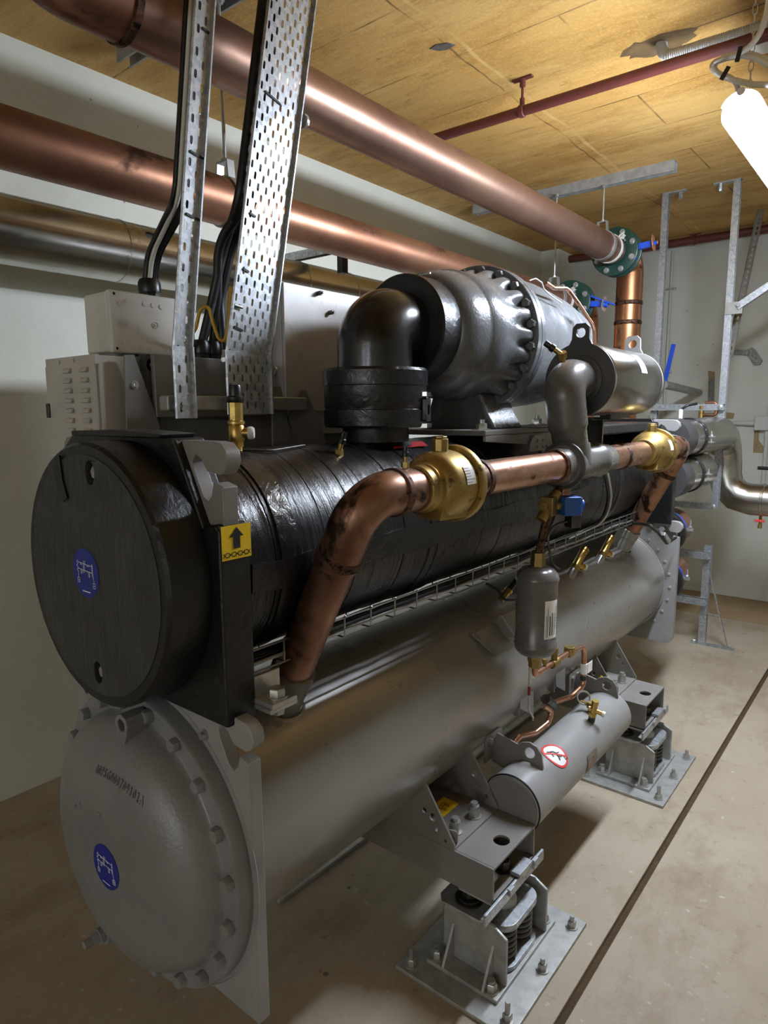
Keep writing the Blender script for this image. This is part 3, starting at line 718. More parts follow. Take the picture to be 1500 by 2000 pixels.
def lugplate(zb, zt, hw, cx):
    """plate outline with open hook slots at both upper corners"""
    x = hw; t = zt
    R = [(x, zb), (x, t-.082), (x-.028, t-.075), (x-.036, t-.10), (x-.048, t-.112), (x-.062, t-.104), (x-.088, t-.055), (x-.09, t-.038), (x-.078, t-.026), (x-.062, t-.034), (x-.046, t-.056),
         (x-.006, t-.06), (x+.008, t-.05), (x+.014, t-.034), (x+.01, t-.016), (x-.004, t-.003), (x-.025, t)]
    return [(cx+a, c) for a, c in R] + [(cx-a, c) for a, c in R[::-1]]
t = thing('condenser_vessel', (CX, 2.2, .375), 'grey lower horizontal pressure vessel with bolted domed end cover', 'pressure vessel')
cond = t
b = MB().cyl((CX, .778, CZ), (CX, 3.6, CZ), CR, n=96)
build('shell', b, 'shellgrey', t)
for y in (.79, 3.592): build('weld_seam', MB().torus((CX, y, CZ), Y_, CR+.001, .006, 96, 8), 'shellgrey', t)
build('end_plate', MB().prism(lugplate(.375, 1.022, .335, CX), (0, .75, 0), X_, Z_, (0, .03, 0)), 'grey', t, bevel=.003)
far_poly = lugplate(.36, 1.022, .335, CX)
fp = rrect(CX-.335, .36, CX+.335, .5, .045); far_poly = [p for p in fp if p[1] < .43] + [p for p in far_poly if p[1] > .5]
far_poly = sorted([p for p in fp if p[1] < .43 and p[0] < CX], key=lambda p: -p[1]) + sorted([p for p in fp if p[1] < .43 and p[0] > CX], key=lambda p: p[0] + p[1]) + [p for p in lugplate(.36, 1.022, .335, CX)[1:-1]]
pl = build('end_plate', MB().prism(far_poly, (0, 3.6, 0), X_, Z_, (0, .032, 0)), 'grey', t, bevel=.003)
b = MB()
for k in range(-5, 5):
    a = k*.23; b.hexbolt((CX+.305*math.cos(a), 3.6, CZ+.305*math.sin(a)), (0, -1, 0), .009, .004)
for x, z in ((CX+.25, .975), (CX+.19, .985)): b.hexbolt((x, 3.6, z), (0, -1, 0), .016, .012)
build('bolt', b, 'grey', pl)
FYL = .715
cov = build('end_cover', MB().lathe((CX, .75, CZ), (0, -1, 0), [(.333, 0), (.333, .03), (.329, .035), (.292, .035), (.288, .038), (.284, .05), (.275, .072), (.258, .092), (.23, .108), (.19, .12), (.13, .129), (.06, .134), (0, .135)], 96), 'castgrey', t, smooth=45)
DP = [(0, .135), (.06, .134), (.13, .129), (.19, .12), (.23, .108), (.258, .092), (.275, .072), (.29, .04)]
def dome_y(x, z):
    r = math.hypot(x-CX, z-CZ)
    return .75 - np.interp(r, [p[0] for p in DP], [p[1] for p in DP])
dm = lambda cx, cz: (lambda a, c, l: V((cx+a, dome_y(cx+a, cz+c)-l, cz+c)))
for k in range(20):
    a = 2*PI*(k+.35)/20
    build('bolt', MB().hexbolt((CX+.31*math.cos(a), FYL, CZ+.31*math.sin(a)), (0, -1, 0), .0155, .017), 'castgrey', cov)
sp = atY(213, 1690, .622); round_sticker(cov, dm(sp.x, sp.z), .049)
vs, fs = text_mesh('00PSG000709102A', .0195)
tp = atY(250, 1513, .655); tb = MB(); ca, sa = math.cos(-.12), math.sin(-.12)
bm_v = []
for l in (-.002, .003):
    bm_v += [dm(tp.x, tp.z)(p.x*.8*ca - (p.y-.01)*1.35*sa, p.x*.8*sa + (p.y-.01)*1.35*ca - p.x**2*.9, l) for p in vs]
n = len(vs); ed = {}
for f in fs:
    for i in range(len(f)):
        e = (f[i], f[(i+1) % len(f)]); ed[e] = 1
side = [(a, c, c+n, a+n) for a, c in ed if (c, a) not in ed]
tb.add(bm_v, [tuple(i+n for i in f) for f in fs] + side)
build('casting_text', tb, 'castgrey', cov, smooth=0)
# cover eye lug at top and drain plug at bottom
lp = atY(262, 1405, .69)
b = MB().prism([(-.02, -.045), (-.01, -.055), (.0, -.05), (.018, -.01), (.024, .012), (.016, .026), (0, .032), (-.016, .026), (-.024, .012)], (lp.x, .71, lp.z-.01), X_, Z_, (0, -.05, 0), [circ(0, .008, .013, 16)])
build('lifting_eye', b, 'castgrey', cov, bevel=.004)
dp = V((CX-.105, .66, CZ-.262))
build('drain_plug', MB().cyl(dp+Y_*.07, dp, .03, .026, n=24).cyl(dp, dp-Y_*.012, .018, n=20).hexbolt(dp-Y_*.012, (0, -1, 0), .013, .014).cyl(dp-Y_*.026, dp-Y_*.045, .009, n=14), 'castgrey', cov)
build('ring_bead', MB().torus((CX, .751, CZ), Y_, .345, .0035, 96, 6), 'grey', t)
q = atY(400, 1435, .75); build('small_bolt', MB().hexbolt(q, (0, -1, 0), .009, .008, .012), 'zinc', t)
# relief valves on condenser back
for i, (bx_, tx_) in enumerate((((1120, 1113), (1141, 1075)), ((1174, 1088), (1192, 1052)))):
    p0 = atX(*bx_, -1.12); p1 = atX(*tx_, -1.115)
    d = (p1-p0).normalized(); r = thing('relief_valve', p0, ['nearer brass relief valve on the grey vessel right of the filter cylinder', 'farther brass relief valve on the grey vessel beside the sloping copper leg'][i], 'relief valve', None)
    build('stub', MB().cyl(p0 - d*.1, p0, .024, .02, n=20), 'shellgrey', r)
    build('body', MB().cyl(p0, p0+d*.02, .024, n=6).cyl(p0+d*.02, p1, .017, n=20).cyl(p1-d*.006, p1+d*.008, .02, n=20).cyl(p1+d*.008, p1+d*.012, .012), 'brassbright', r)
    s = p0 + d*.028; o_ = V((.5, .75, -.25)).normalized()
    build('outlet', MB().cyl(s, s+o_*.042, .014, n=16).cyl(s+o_*.03, s+o_*.04, .017, n=6), 'brassbright', r)
    build('plug', MB().cyl(s+o_*.042, s+o_*.052, .014, n=16), 'whiteplastic', r)
# ------------------------------------------------------------------ evaporator
t = thing('evaporator_vessel', (EX, 2.2, 1.02), 'upper horizontal vessel wrapped in black insulation with round end cap', 'pressure vessel')
evap = t
b = MB(); prof = [(ER-.01, 0), (ER, .004)]
rr = random.Random(11); y = .02
while y < 2.78:
    w = rr.uniform(.05, .16); e = rr.uniform(0, .0035)
    prof += [(ER-e, y), (ER-e, y+w-.004), (ER-.005, y+w-.002)]; y += w
prof += [(ER, 2.8)]
build('insulation', b.lathe((EX, .8, EZ), Y_, prof, 96), 'wrap', t, smooth=30)
for y0, w in ((.93, .055), (1.52, .045), (2.3, .05), (2.95, .05)): build('tape_band', MB().lathe((EX, y0, EZ), Y_, [(ER-.002, 0), (ER+.002, .002), (ER+.002, w), (ER-.002, w+.002)], 96), 'tapeblack', t)
cm = cylmap(EX, EZ, ER)
b = MB()
P_ = [(.02-.004*math.sin(k), .85+1.75*k/36) for k in range(37)]; Q_ = [(-.045+.004*math.cos(k*1.3), .85+1.75*k/36) for k in range(37)]
b.add([cm(a, y, .0035) for a, y in P_] + [cm(a, y, .0035) for a, y in Q_] + [cm(a, y, -.003) for a, y in P_] + [cm(a, y, -.003) for a, y in Q_],
      [(k, k+1, 38+k, 37+k) for k in range(36)] + [(k, 74+k, 75+k, k+1) for k in range(36)] + [(37+k, 38+k, 112+k, 111+k) for k in range(36)])
build('seam_tape', b, 'tapeblack', t)
# red tape scrap
b = MB(); aa = math.radians(66)*ER; y0, y1 = atX(772, 905, -1.16).y, atX(835, 900, -1.16).y
patch(b, cm, [(aa-.012, y0-.01), (aa-.01, y1), (aa+.02, y1+.01), (aa+.022, y0+.02)], .005); build('red_tape', b, 'redlabel', t)
# end cap
cap = build('end_cap', MB().lathe((EX, .735, EZ), (0, -1, 0), [(.268, 0), (.27, .02), (.268, .088), (.262, .095), (.244, .0955), (.244, .06)], 96, True, True), 'rubber', t)
hl = [(-1.239-EX, 1.485-EZ), (-1.264-EX, 1.076-EZ)]
b = MB().prism(circ(EX, EZ, .2445, 80), (0, .654, 0), X_, Z_, (0, -.016, 0), [[(EX+hx_+.017*math.cos(2*PI*k/14), EZ+hz_+.024*math.sin(2*PI*k/14)) for k in range(14)] for hx_, hz_ in hl])
build('face_sheet', b, 'rubberface', t, bevel=.004)
b = MB()
for hx_, hz_ in hl: b.hexbolt((EX+hx_+.004, .675, EZ+hz_), (0, -1, 0), .0145, .031)
build('recessed_bolt', b, 'zinc', cap)
b = MB().prism([(-.105, .225), (-.07, .24), (-.065, .19), (-.05, .155), (-.072, .145), (-.09, .17)], (EX-.01, .637, EZ), X_, Z_, (0, -.004, 0))
build('tape_strip', b, 'rubber', cap)
round_sticker(cap, frontmap(EX-.014, .638, EZ+.006), .051)
# tube sheet with hooks, rubber cover
build('tube_sheet', MB().prism(lugplate(1.03, 1.546, .289, EX), (0, .75, 0), X_, Z_, (0, .034, 0)), 'bracket', t, bevel=.003)
rb = [(EX-.3, 1.005), (-.973, 1.005), (-.972, 1.385), (-.985, 1.397), (-1.02, 1.39), (-1.055, 1.46), (-1.075, 1.5), (-1.10, 1.55), (EX-.22, 1.555), (EX-.3, 1.5)]
build('tube_sheet_cover', MB().prism(rb, (0, .733, 0), X_, Z_, (0, .072, 0)), 'rubber', t, bevel=.006)
build('top_strip', MB().prism([(-.2, 0), (.14, 0), (.145, .008), (.05, .012), (-.03, .014), (-.2, .01)], (EX, .72, 1.55), X_, Z_, (0, .08, 0)), 'rubber', t, bevel=.004)
build('tube_sheet', MB().prism(lugplate(1.03, 1.546, .289, EX), (0, 3.6, 0), X_, Z_, (0, .034, 0)), 'grey', t, bevel=.003)
build('tube_sheet_cover', MB().prism([(EX-.3, 1.005), (-.975, 1.005), (-.975, 1.38), (-1.1, 1.55), (EX-.3, 1.55)], (0, 3.583, 0), X_, Z_, (0, .06, 0)), 'rubber', t, bevel=.005)
build('end_cap', MB().lathe((EX, 3.64, EZ), Y_, [(.268, 0), (.27, .02), (.268, .088), (.26, .1), (0, .1)], 64), 'rubber', t)
# lifting sticker on right face
st = MB(); sm = lambda a, c, l: V((-.972+l, .769+a, 1.362+c))
build('lifting_sticker', patch(MB(), sm, [(-.034, -.032), (.034, -.032), (.034, .032), (-.034, .032)], .0025), 'yellow', t)
b = MB(); patch(b, sm, [(-.008, -.012), (.008, -.012), (.008, .01), (-.008, .01)], .0035); patch(b, sm, [(-.016, .01), (.016, .01), (0, .028)], .0035)
for k in range(4):
    c = -.022 + k*.0145; strokes(b, sm, [[(c+.006*math.cos(q*PI/4), -.0225+.0042*math.sin(q*PI/4)) for q in range(9)]], .0016, .0035)
    if k < 3: strokes(b, sm, [[(c+.005, -.0225), (c+.0095, -.0225)]], .0018, .0035)
strokes(b, sm, [[(-.031, -.019), (-.028, -.0225), (-.031, -.026)], [(.031, -.019), (.027, -.0225), (.031, -.026)]], .0016, .0035)
build('print', b, 'black', t)
# clamp bracket joining the two vessels
t = thing('clamp_bracket', (-.945, .77, 1.022), 'zinc angle bracket with bolt joining upper and lower vessel end plates', 'bracket')
build('angle', MB().box((-.985, .80, 1.022), (-.925, .87, 1.032)).box((-.985, .80, 1.032), (-.975, .87, 1.085)).box((-.975, .80, 1.033), (-.92, .865, 1.043)), 'zinc', t, bevel=.002)
build('bolt', MB().hexbolt((-.945, .835, 1.043), Z_, .017, .016, .02), 'zinc', t).data
build('nut', MB().hexbolt((-.945, .835, 1.022), (0, 0, -1), .015, .014), 'zinc', t)
# ================================================================== compressor
KX, KZ = -1.27, 1.845
t = thing('compressor', (KX, 2.1, 1.52), 'large glossy grey compressor with bolted round flange on top of vessel', 'compressor')
build('suction_collar', MB().lathe((KX, 1.66, KZ), Y_, [(.06, 0), (.158, 0), (.163, .005), (.164, .09), (.158, .1), (.1, .1)], 72), 'rubber', t)
build('collar_clip', MB().box((KX+.06, 1.675, KZ+.152), (KX+.10, 1.68, KZ+.156)), 'zinc', t)
R = []; NS = 20*12
for r_, h, fl_ in ((.12, 0, 0), (.165, .005, 0), (.185, .03, 0), (.196, .065, 0), (.200, .11, 0), (.203, .125, 0), (.208, .13, 0), (.211, .2, 0), (.212, .255, 0), (.212, .272, .25), (.212, .29, .6), (.211, .31, .9), (.211, .336, 1)):
    L = []
    for k in range(NS):
        a = 2*PI*k/NS; q = .5+.5*math.cos(20*a); q = 1-(1-q)**2.2
        rr = r_ + fl_*(.026*q - .004*(1-q)); L.append(V((KX+rr*math.cos(a), 1.75+h, KZ+rr*math.sin(a))))
    R.append(L)
build('suction_housing', MB().rings(R), 'compgrey', t, smooth=50)
fl = build('flange', MB().lathe((KX, 2.085, KZ), Y_, [(.2, 0), (.25, 0), (.252, .002), (.252, .026), (.25, .028), (.248, .0285), (.252, .031), (.252, .056), (.25, .058), (.2, .058)], 96), 'compgrey', t)
for k in range(20):
    a = 2*PI*(k+.5)/20
    build('bolt', MB().hexbolt((KX+.232*math.cos(a), 2.085, KZ+.232*math.sin(a)), (0, -1, 0), .0155, .016), 'compgrey', fl)
build('motor_housing', MB().lathe((KX, 2.143, KZ), Y_, [(.2, 0), (.244, 0), (.244, .02), (.238, .03), (.236, .2), (.23, .3), (.215, .45), (.19, .6), (.15, .7), (.08, .75), (0, .755)], 96), 'compgrey', t, smooth=50)
b = MB().torus((KX+.16, 2.62, KZ+.105), (.75, .3, .5), .07, .006, 30, 8)
build('cover_ring', b, 'compgrey', t)
# feet / base plate
b = MB().prism([(-.16, 0), (.16, 0), (.12, .06), (.1, .12), (-.1, .12), (-.12, .06)], (KX, 1.98, 1.535), X_, Z_, (0, .2, 0))
build('foot', b, 'compgrey', t, bevel=.012)
b = MB().box((KX-.24, 1.84, 1.518), (KX+.2, 2.36, 1.536)).box((KX+.12, 2.2, 1.536), (KX+.2, 2.36, 1.546))
build('base_plate', b, 'bracket', t, bevel=.004)
b = MB().prism([(1.84, 1.518), (2.62, 1.518), (2.62, 1.40), (2.40, 1.40), (2.28, 1.47), (1.84, 1.50)], (KX+.19, 0, 0), Y_, Z_, (.012, 0, 0))
build('side_rail', b, 'bracket', t, bevel=.002)
for y in (1.9, 2.3):
    build('nut', MB().hexbolt((KX+.15, y, 1.536 if y < 2 else 1.546), Z_, .018, .018, .03, .012), 'zinc', t)
b = MB().prism([(-.06, -.028), (.05, -.028), (.05, .028), (-.03, .028), (-.06, .0)], (KX+.21, atX(1050, 865, KX+.21).y, atX(1050, 865, KX+.21).z), Y_, Z_, (.006, 0, 0), [circ(-.015, .008, .007, 12), circ(.03, .008, .006, 12), circ(-.015, -.014, .007, 12), circ(.03, -.014, .006, 12)])
build('bracket_tab', b, 'grey', t)
t2 = thing('oil_line', atX(1150, 620, -1.03), 'thin copper line with steel ring running down the compressor side', 'tube')
P = [atX(1066, 552, -1.05), atX(1082, 563, -1.05), atX(1108, 563, -1.04), atX(1128, 590, -1.02), atX(1156, 632, -1.0), atX(1160, 645, -1.0), atX(1161, 672, -1.0)]
build('tube', MB().tube(smooth_path(P, .04, 6), .0068, 12), 'bright', t2)
p = atX(1133, 603, -1.02); q = atX(1143, 615, -1.02); build('tube_sleeve', MB().cyl(p, q, .009, n=14), 'pvc', t2)
P = [atX(1034, 548, -1.06), atX(1046, 544, -1.06), atX(1058, 552, -1.05), atX(1062, 565, -1.05), atX(1075, 577, -1.05), atX(1097, 592, -1.05)]
build('wire_ring', MB().tube(smooth_path(P, .02, 5), .0024, 8), 'zinc', t2)
# suction pipe
DXc, DYc = KX, 1.54
t = thing('suction_pipe', (DXc, DYc, 1.51), 'black insulated suction elbow and drum standing left of the compressor', 'pipe')
b = MB().tube(smooth_path([(KX, 1.672, KZ), (KX, DYc, KZ), (KX, DYc, 1.715)], .115, 16), .111, 48)
build('elbow', b, 'smoothblack', t)
build('drum', MB().lathe((DXc, DYc, 1.552), Z_, [(.1, 0), (.148, 0), (.152, .006), (.153, .05), (.149, .052), (.149, .055), (.151, .06), (.151, .118), (.154, .12), (.155, .16), (.15, .168), (.1, .17)], 72), 'tapeblack', t, smooth=30)
build('neck', MB().lathe((DXc, DYc, 1.50), Z_, [(.11, 0), (.10, .01), (.098, .055)], 48), 'rubber', t)
w = atX(826, 800, DXc+.12); o = V((DXc, DYc, w.z)); d = (V((w.x, w.y, w.z)) - o); d.z = 0; d = V((.93, .37, 0)).normalized()
c = o + d*.15; u = Z_.cross(d)
build('port_frame', MB().prism(rrect(-.026, -.034, .026, .034, .006), c, u, Z_, d*.012, [rrect(-.012, -.014, .012, .014, .004)]), 'rubber', t, bevel=.003)
build('port_tape', MB().obox(c - Z_*.046 - d*.0, u*.03, Z_*.006, d*.014), 'alu', t); build('port_tape', MB().obox(c + Z_*.044, u*.026, Z_*.006, d*.012), 'alu', t)
# ================================================================== discharge muffler
HX, HZm, HR, HY0, HY1 = -.90, 1.697, .119, 2.15, 2.70
t = thing('discharge_muffler', (HX, 2.42, HZm-HR), 'shiny steel cylinder with dark end plate above the copper discharge pipe', 'muffler')
build('cylinder', MB().lathe((HX, HY0+.012, HZm), Y_, [(HR-.012, 0), (HR-.002, .002), (HR, .006), (HR, HY1-HY0-.03), (HR-.005, HY1-HY0-.02), (0, HY1-HY0-.018)], 80), 'stainless', t)
def endplate(y, th, m):
    P = circ(HX, HZm, HR+.001, 60, PI/2+.33, PI/2-.33+2*PI, True)
    P += [(HX+.03, HZm+HR+.012), (HX+.028, HZm+HR+.05), (HX+.016, HZm+HR+.062), (HX-.016, HZm+HR+.062), (HX-.028, HZm+HR+.05), (HX-.03, HZm+HR+.012)]
    build('end_plate', MB().prism(P, (0, y, 0), X_, Z_, (0, th, 0), [circ(HX, HZm+HR+.032, .016, 20)]), m, t, bevel=.002)
endplate(HY0, .012, 'platedark'); endplate(HY1-.05, .012, 'grey')
build('rim', MB().torus((HX, HY0+.012, HZm), Y_, HR+.001, .003, 80, 8), 'stainless', t)
hm = lambda a, y, l: V((HX + (HR+l)*math.cos(a/HR), y, HZm + (HR+l)*math.sin(a/HR)))
la = math.radians(32)*HR; ly = atX(1250, 735, HX+.1).y
lm = lambda a, c, l: hm(la+c, ly+a, l)
build('label', gridpatch(MB(), lm, -.03, -.038, .03, .038, .0012), 'white', t)
b = MB(); textlines(b, lm, -.025, .03, .05, 9, .0075, .0024, .0022, 5); build('label_print', b, 'pvc', t)
P = smooth_path([(HX, HY0+.01, HZm), (HX, 2.025, HZm), (HX+.012, 2.045, 1.55), (-.88, 2.075, 1.44)], [.085, .3], 14)
n = len(P); build('elbow', MB().tube(P, [.063 if k < n-8 else .063-.009*(k-n+8)/8 for k in range(n)], 40), 'darkgrey', t)
build('elbow_flange', MB().lathe((HX, HY0-.006, HZm), Y_, [(.06, 0), (.078, .002), (.08, .008)], 40), 'platedark', t)
def access_valve(p, d, label, capd=None, s=1., nm='service_valve'):
    p = V(p); d = V(d).normalized(); t = thing(nm, p, label, 'service valve'); cd = V(capd).normalized() if capd else d
    build('body', MB().cyl(p, p+d*.012*s, .008*s, n=12).cyl(p+d*.01*s, p+d*.026*s, .0125*s, n=6).cyl(p+d*.018*s, p+d*.018*s+cd*.026*s, .007*s, n=12), 'brass', t)
    q = p+d*.018*s+cd*.024*s
    build('cap', MB().lathe(q, cd, [(.009*s, 0), (.011*s, .001), (.011*s, .012*s), (.0085*s, .014*s), (.0085*s, .03*s), (0, .032*s)], 10), 'blackplastic', t)
    return t
access_valve(atX(662, 897, -1.17), (.1, -.1, 1), 'brass service valve with black cap on vessel left of suction drum', (.25, .1, .9))
p = atY(1092, 735, 2.02); access_valve((HX+.012, 1.99, HZm+.05), (.1, -.5, .9), 'brass service valve with black cap on the grey discharge elbow', (-.6, -.3, .5), 1.2)
# ================================================================== copper discharge pipe
PX, PZ, PR = -.877, 1.425, .0455
YL, YR = 1.02, 3.33
t = thing('discharge_pipe', (PX, 2.1, PZ), 'copper discharge pipe with two sloping legs and grey tee in front', 'pipe')
dirL = V((CX-PX, 0, CZ-PZ)).normalized(); LL = V((CX-PX, 0, CZ-PZ)).length - CR
def leg(Y, sgn):
    E = V((PX, Y, PZ)); S = E + dirL*(LL+.02)
    build('elbow', MB().tube(smooth_path([E + Y_*(sgn*.16), E, E + dirL*.17], .1, 16), PR+.0035, 36), 'burnt', t)
    build('leg', MB().cyl(E + dirL*.13, E + dirL*(LL-.07), PR, n=36), 'burnt', t)
    build('brazed_joint', ring(MB(), E + Y_*(sgn*.105), Y_, PR, PR+.008, .022, 36), 'weld', t)
    build('brazed_joint', ring(MB(), E + dirL*.15, dirL, PR, PR+.006, .03, 36), 'weld', t)
    build('sleeve', MB().lathe(E + dirL*(LL-.105), dirL, [(PR+.002, 0), (PR+.008, .003), (PR+.008, .04), (PR+.004, .043), (PR+.006, .05), (PR+.006, .15)], 40), 'darkgrey' if sgn > 0 else 'grey', t)
    build('weld_bead', MB().torus(E + dirL*(LL+.008), dirL, PR+.012, .007, 40, 8), 'shellgrey', t)
leg(YL, 1); leg(YR, -1)
def runp(y0, y1, m='bright'): build('straight_pipe', MB().cyl((PX, y0, PZ), (PX, y1, PZ), PR, n=40), m, t)
runp(YL+.09, 1.2, 'burnt'); runp(1.4, 1.96, 'bright'); runp(2.3, 2.74, 'bright'); runp(3.0, YR-.09, 'bright')
build('brazed_joint', ring(MB(), (PX, 1.47, PZ), Y_, PR, PR+.006, .03, 40), 'weld', t)
build('coupling', MB().lathe((PX, 1.40, PZ), Y_, [(PR, 0), (PR+.004, .002), (PR+.004, .055), (PR, .06)], 40), 'burnt', t)
build('brazed_joint', ring(MB(), (PX, 2.5, PZ), Y_, PR, PR+.004, .03, 40), 'weld', t)
build('tee', MB().lathe((PX, 1.93, PZ), Y_, [(PR+.001, 0), (PR+.01, .0), (PR+.011, .03), (PR+.012, .05), (PR+.018, .055), (PR+.018, .08), (PR+.01, .1), (PR+.009, .3), (PR+.014, .31), (PR+.014, .34), (PR+.009, .36), (PR+.006, .42), (PR+.001, .425)], 48).cyl((PX, 2.08, PZ), (-.88, 2.075, 1.49), .057, .053, n=36), 'darkgrey', t, smooth=35)
build('collar_ring', MB().lathe((PX, 1.985, PZ), Y_, [(PR+.012, 0), (PR+.03, .003), (PR+.03, .012), (PR+.012, .016)], 48), 'platedark', t)
build('weld_bead', MB().torus((PX, 1.93, PZ), Y_, PR+.003, .006, 40, 8), 'burnt', t)
def checkvalve(yc, label, s=1.):
    t = thing('check_valve', (PX, yc, PZ), label, 'valve')
    R = PR
    build('body', MB().lathe((PX, yc-.1*s, PZ), Y_, [(R+.001, 0), (R+.007, .001), (R+.008, .022*s), (R+.012, .026*s), (R+.013, .04*s), (R+.03, .052*s), (R+.036, .07*s), (R+.037, .13*s), (R+.034, .145*s), (R+.018, .148*s), (R+.012, .17*s), (R+.006, .175*s), (R+.005, .2*s), (R+.001, .201*s)], 48)
          .prism([(-.055*s, -.04), (.06*s, -.04), (.05*s, -.078), (-.07*s, -.072)], (PX-.01, yc, PZ), Y_, Z_, (.06, 0, 0)), 'brass', t, bevel=.004)
    build('flange_ring', MB().lathe((PX, yc+.045*s, PZ), Y_, [(R, 0), (R+.046, 0), (R+.048, .004), (R+.048, .016), (R+.046, .02), (R, .02)], 48), 'brass', t)
    bp = V((PX, yc-.0*s, PZ+R+.03))
    build('boss', MB().cyl(bp, bp+Z_*.034, .02, n=8).cyl(bp+Z_*.034, bp+Z_*.04, .017, n=6), 'brass', t, bevel=.002)
    rr_ = R+.0365
    m = lambda a, c, l: V((PX+(rr_+l)*math.cos(.35+c/rr_), yc+.01*s+a, PZ+(rr_+l)*math.sin(.35+c/rr_)))
    build('label', gridpatch(MB(), m, -.02, -.022, .02, .022, .0012), 'white', t)
    b = MB(); textlines(b, m, -.017, .017, .034, 6, .0065, .0022, .0022, int(yc*10)); build('label_print', b, 'pvc', t)
    return t
checkvalve(1.30, 'brass check valve on the copper pipe next to its nearer elbow')
checkvalve(2.87, 'brass check valve on the copper pipe near its far elbow')
access_valve((PX-.0, 1.165, PZ+PR-.002), (0, 0, 1), 'tiny brass port on copper pipe left of the nearer check valve', None, .75, 'access_port')
# ================================================================== cable basket between vessels
t = thing('wire_cable_basket', (-1.1, 2.0, 1.05), 'wire mesh cable tray carrying thin cables between the two vessels', 'cable tray')
XF, XB, zb, zt = -1.06, -1.145, 1.05, 1.10
b = MB()
for x, z in ((XF, zb), (XF, zt), (XB, zb), (XB, zt), ((XF+XB)/2, zb)): b.cyl((x, .82, z), (x, 3.45, z), .0026, n=6)
build('long_wire', b, 'wire', t)
y = .86
while y < 3.45:
    build('cross_wire', MB().tube([(XF+.004, y, zt+.006), (XF, y, zt), (XF, y, zb), (XB, y, zb), (XB, y, zt+.004)], .0026, 6), 'wire', t); y += .1
t = thing('cable_bundle', (-1.1, 2.0, 1.06), 'bundle of thin grey and black cables lying in the wire tray', 'cable')
rr = random.Random(5)
for k, m in enumerate(('cable', 'cable', 'pvc', 'cable', 'cable', 'cable', 'pvc')):
    x0 = XB+.012+.0095*k; b = MB().tube([(x0+rr.uniform(-.003, .003), .83+i*.103, zb+.008+rr.uniform(0, .004)+(.009 if k % 2 else 0)) for i in range(26)], .0042, 8)
    build('cable', b, m, t)
P = [(-1.10, 2.55, 1.075), atX(1175, 1020, -1.02), atX(1190, 975, -.99), atX(1183, 935, -.98), atX(1176, 910, -.97)]
build('cable', MB().tube(smooth_path(P, .25, 8), .006, 10), 'cable', t)
build('cable', MB().tube([V(p)+V((.008, .012, 0)) for p in smooth_path(P, .25, 8)], .005, 10), 'pvc', t)
# ================================================================== receiver tank at lower right
TX, TZ, TR, TY0, TY1 = -.885, .395, .0935, 1.716, 2.53
t = thing('receiver_tank', (TX, 2.1, TZ-TR), 'small grey horizontal tank with red prohibition sticker between the two beams', 'tank')
build('shell', MB().lathe((TX, TY0, TZ), Y_, [(TR-.004, 0), (TR, .002), (TR, TY1-TY0-.002), (TR-.004, TY1-TY0)], 72), 'grey', t)
for y in (TY0-.004, TY1): build('end_disc', MB().cyl((TX, y, TZ), (TX, y+.004, TZ), TR-.006, n=64), 'bracket', t)
build('gasket_edge', MB().torus((TX, TY0+.004, TZ), Y_, TR+.0005, .003, 72, 6), 'black', t)
tm = lambda cy, ca: (lambda a, c, l: V((TX + (TR+l)*math.cos((ca-a)/TR if False else ca - a/TR*1.0), cy+c, TZ + (TR+l)*math.sin(ca - a/TR))))
def surf(px, py):
    best = None
    for k in range(-60, 150):
        a = math.radians(k)
        p = atX(px, py, TX + TR*math.cos(a)) if abs(math.cos(a)) < 9 else None
        e = abs(p.z - (TZ + TR*math.sin(a)))
        if best is None or e < best[0]:
            best = (e, a, p.y)
    return best[1], best[2]
ca, cy = surf(1085, 1474); m = tm(cy, ca)
build('prohibition_sticker', patch(MB(), m, circ(0, 0, .047, 40), .001), 'white', t)
b = MB(); patch(b, m, circ(0, 0, .048, 40), .002, circ(0, 0, .0405, 40)); strokes(b, m, [[(-.024, -.033), (.026, .033)]], .006, .0024)
build('red_ring', b, 'red', t)
# walking figure and step, drawn so that up is -a (towards the vessel) and right is +c
fg = lambda L: [[(-v, u) for u, v in q] for q in L]
b = MB(); patch(b, m, [(-(.02+.0045*math.sin(q*PI/6)), -.018+.0045*math.cos(q*PI/6)) for q in range(12)], .002)
strokes(b, m, fg([[(-.012, .017), (0, .012), (.008, .0)], [(.002, .006), (.0, -.012), (-.006, -.02)], [(-.01, .014), (-.018, .0)]]), .0055, .002)
strokes(b, m, fg([[(.008, 0), (.006, -.016), (.022, -.016), (.022, -.032), (.034, -.032)], [(.008, 0), (.02, -.002)]]), .0025, .002)
build('print', b, 'black', t)
na, ny = surf(1156, 1488)
nm_ = tm(ny, na); build('name_plate', gridpatch(MB(), nm_, -.035, -.04, .03, .045, .002), 'ruststeel', t)
def lug(y, nm='lifting_lug'):
    P = [(-.125, .02), (-.125, -.05), (-.07, -.06), (.02, -.03), (.06, -.015), (.052, .03), (.035, .052), (.01, .06), (-.015, .052), (-.03, .04), (-.1, .055)]
    build(nm, MB().prism(P, (TX-.01, y, TZ+TR+.005), X_, Z_, (0, .008, 0), [circ(.012, .025, .018, 20)]), 'bracket', t, bevel=.0015)
ya = atZ(1040, 1490, TZ+TR).y; yb = atZ(1190, 1355, TZ+TR).y
lug(ya); lug(yb)
for y in (ya, yb):
    build('bracket', MB().prism([(-.05, -.03), (.06, -.03), (.06, .05), (.04, .06), (-.04, .06), (-.05, .05)], (TX-.135, y, TZ+TR), Y_, Z_, (.005, 0, 0)).hexbolt((TX-.13, y-.02, TZ+TR+.035), X_, .011, .009).hexbolt((TX-.13, y+.03, TZ+TR+.035), X_, .011, .009), 'bracket', t)
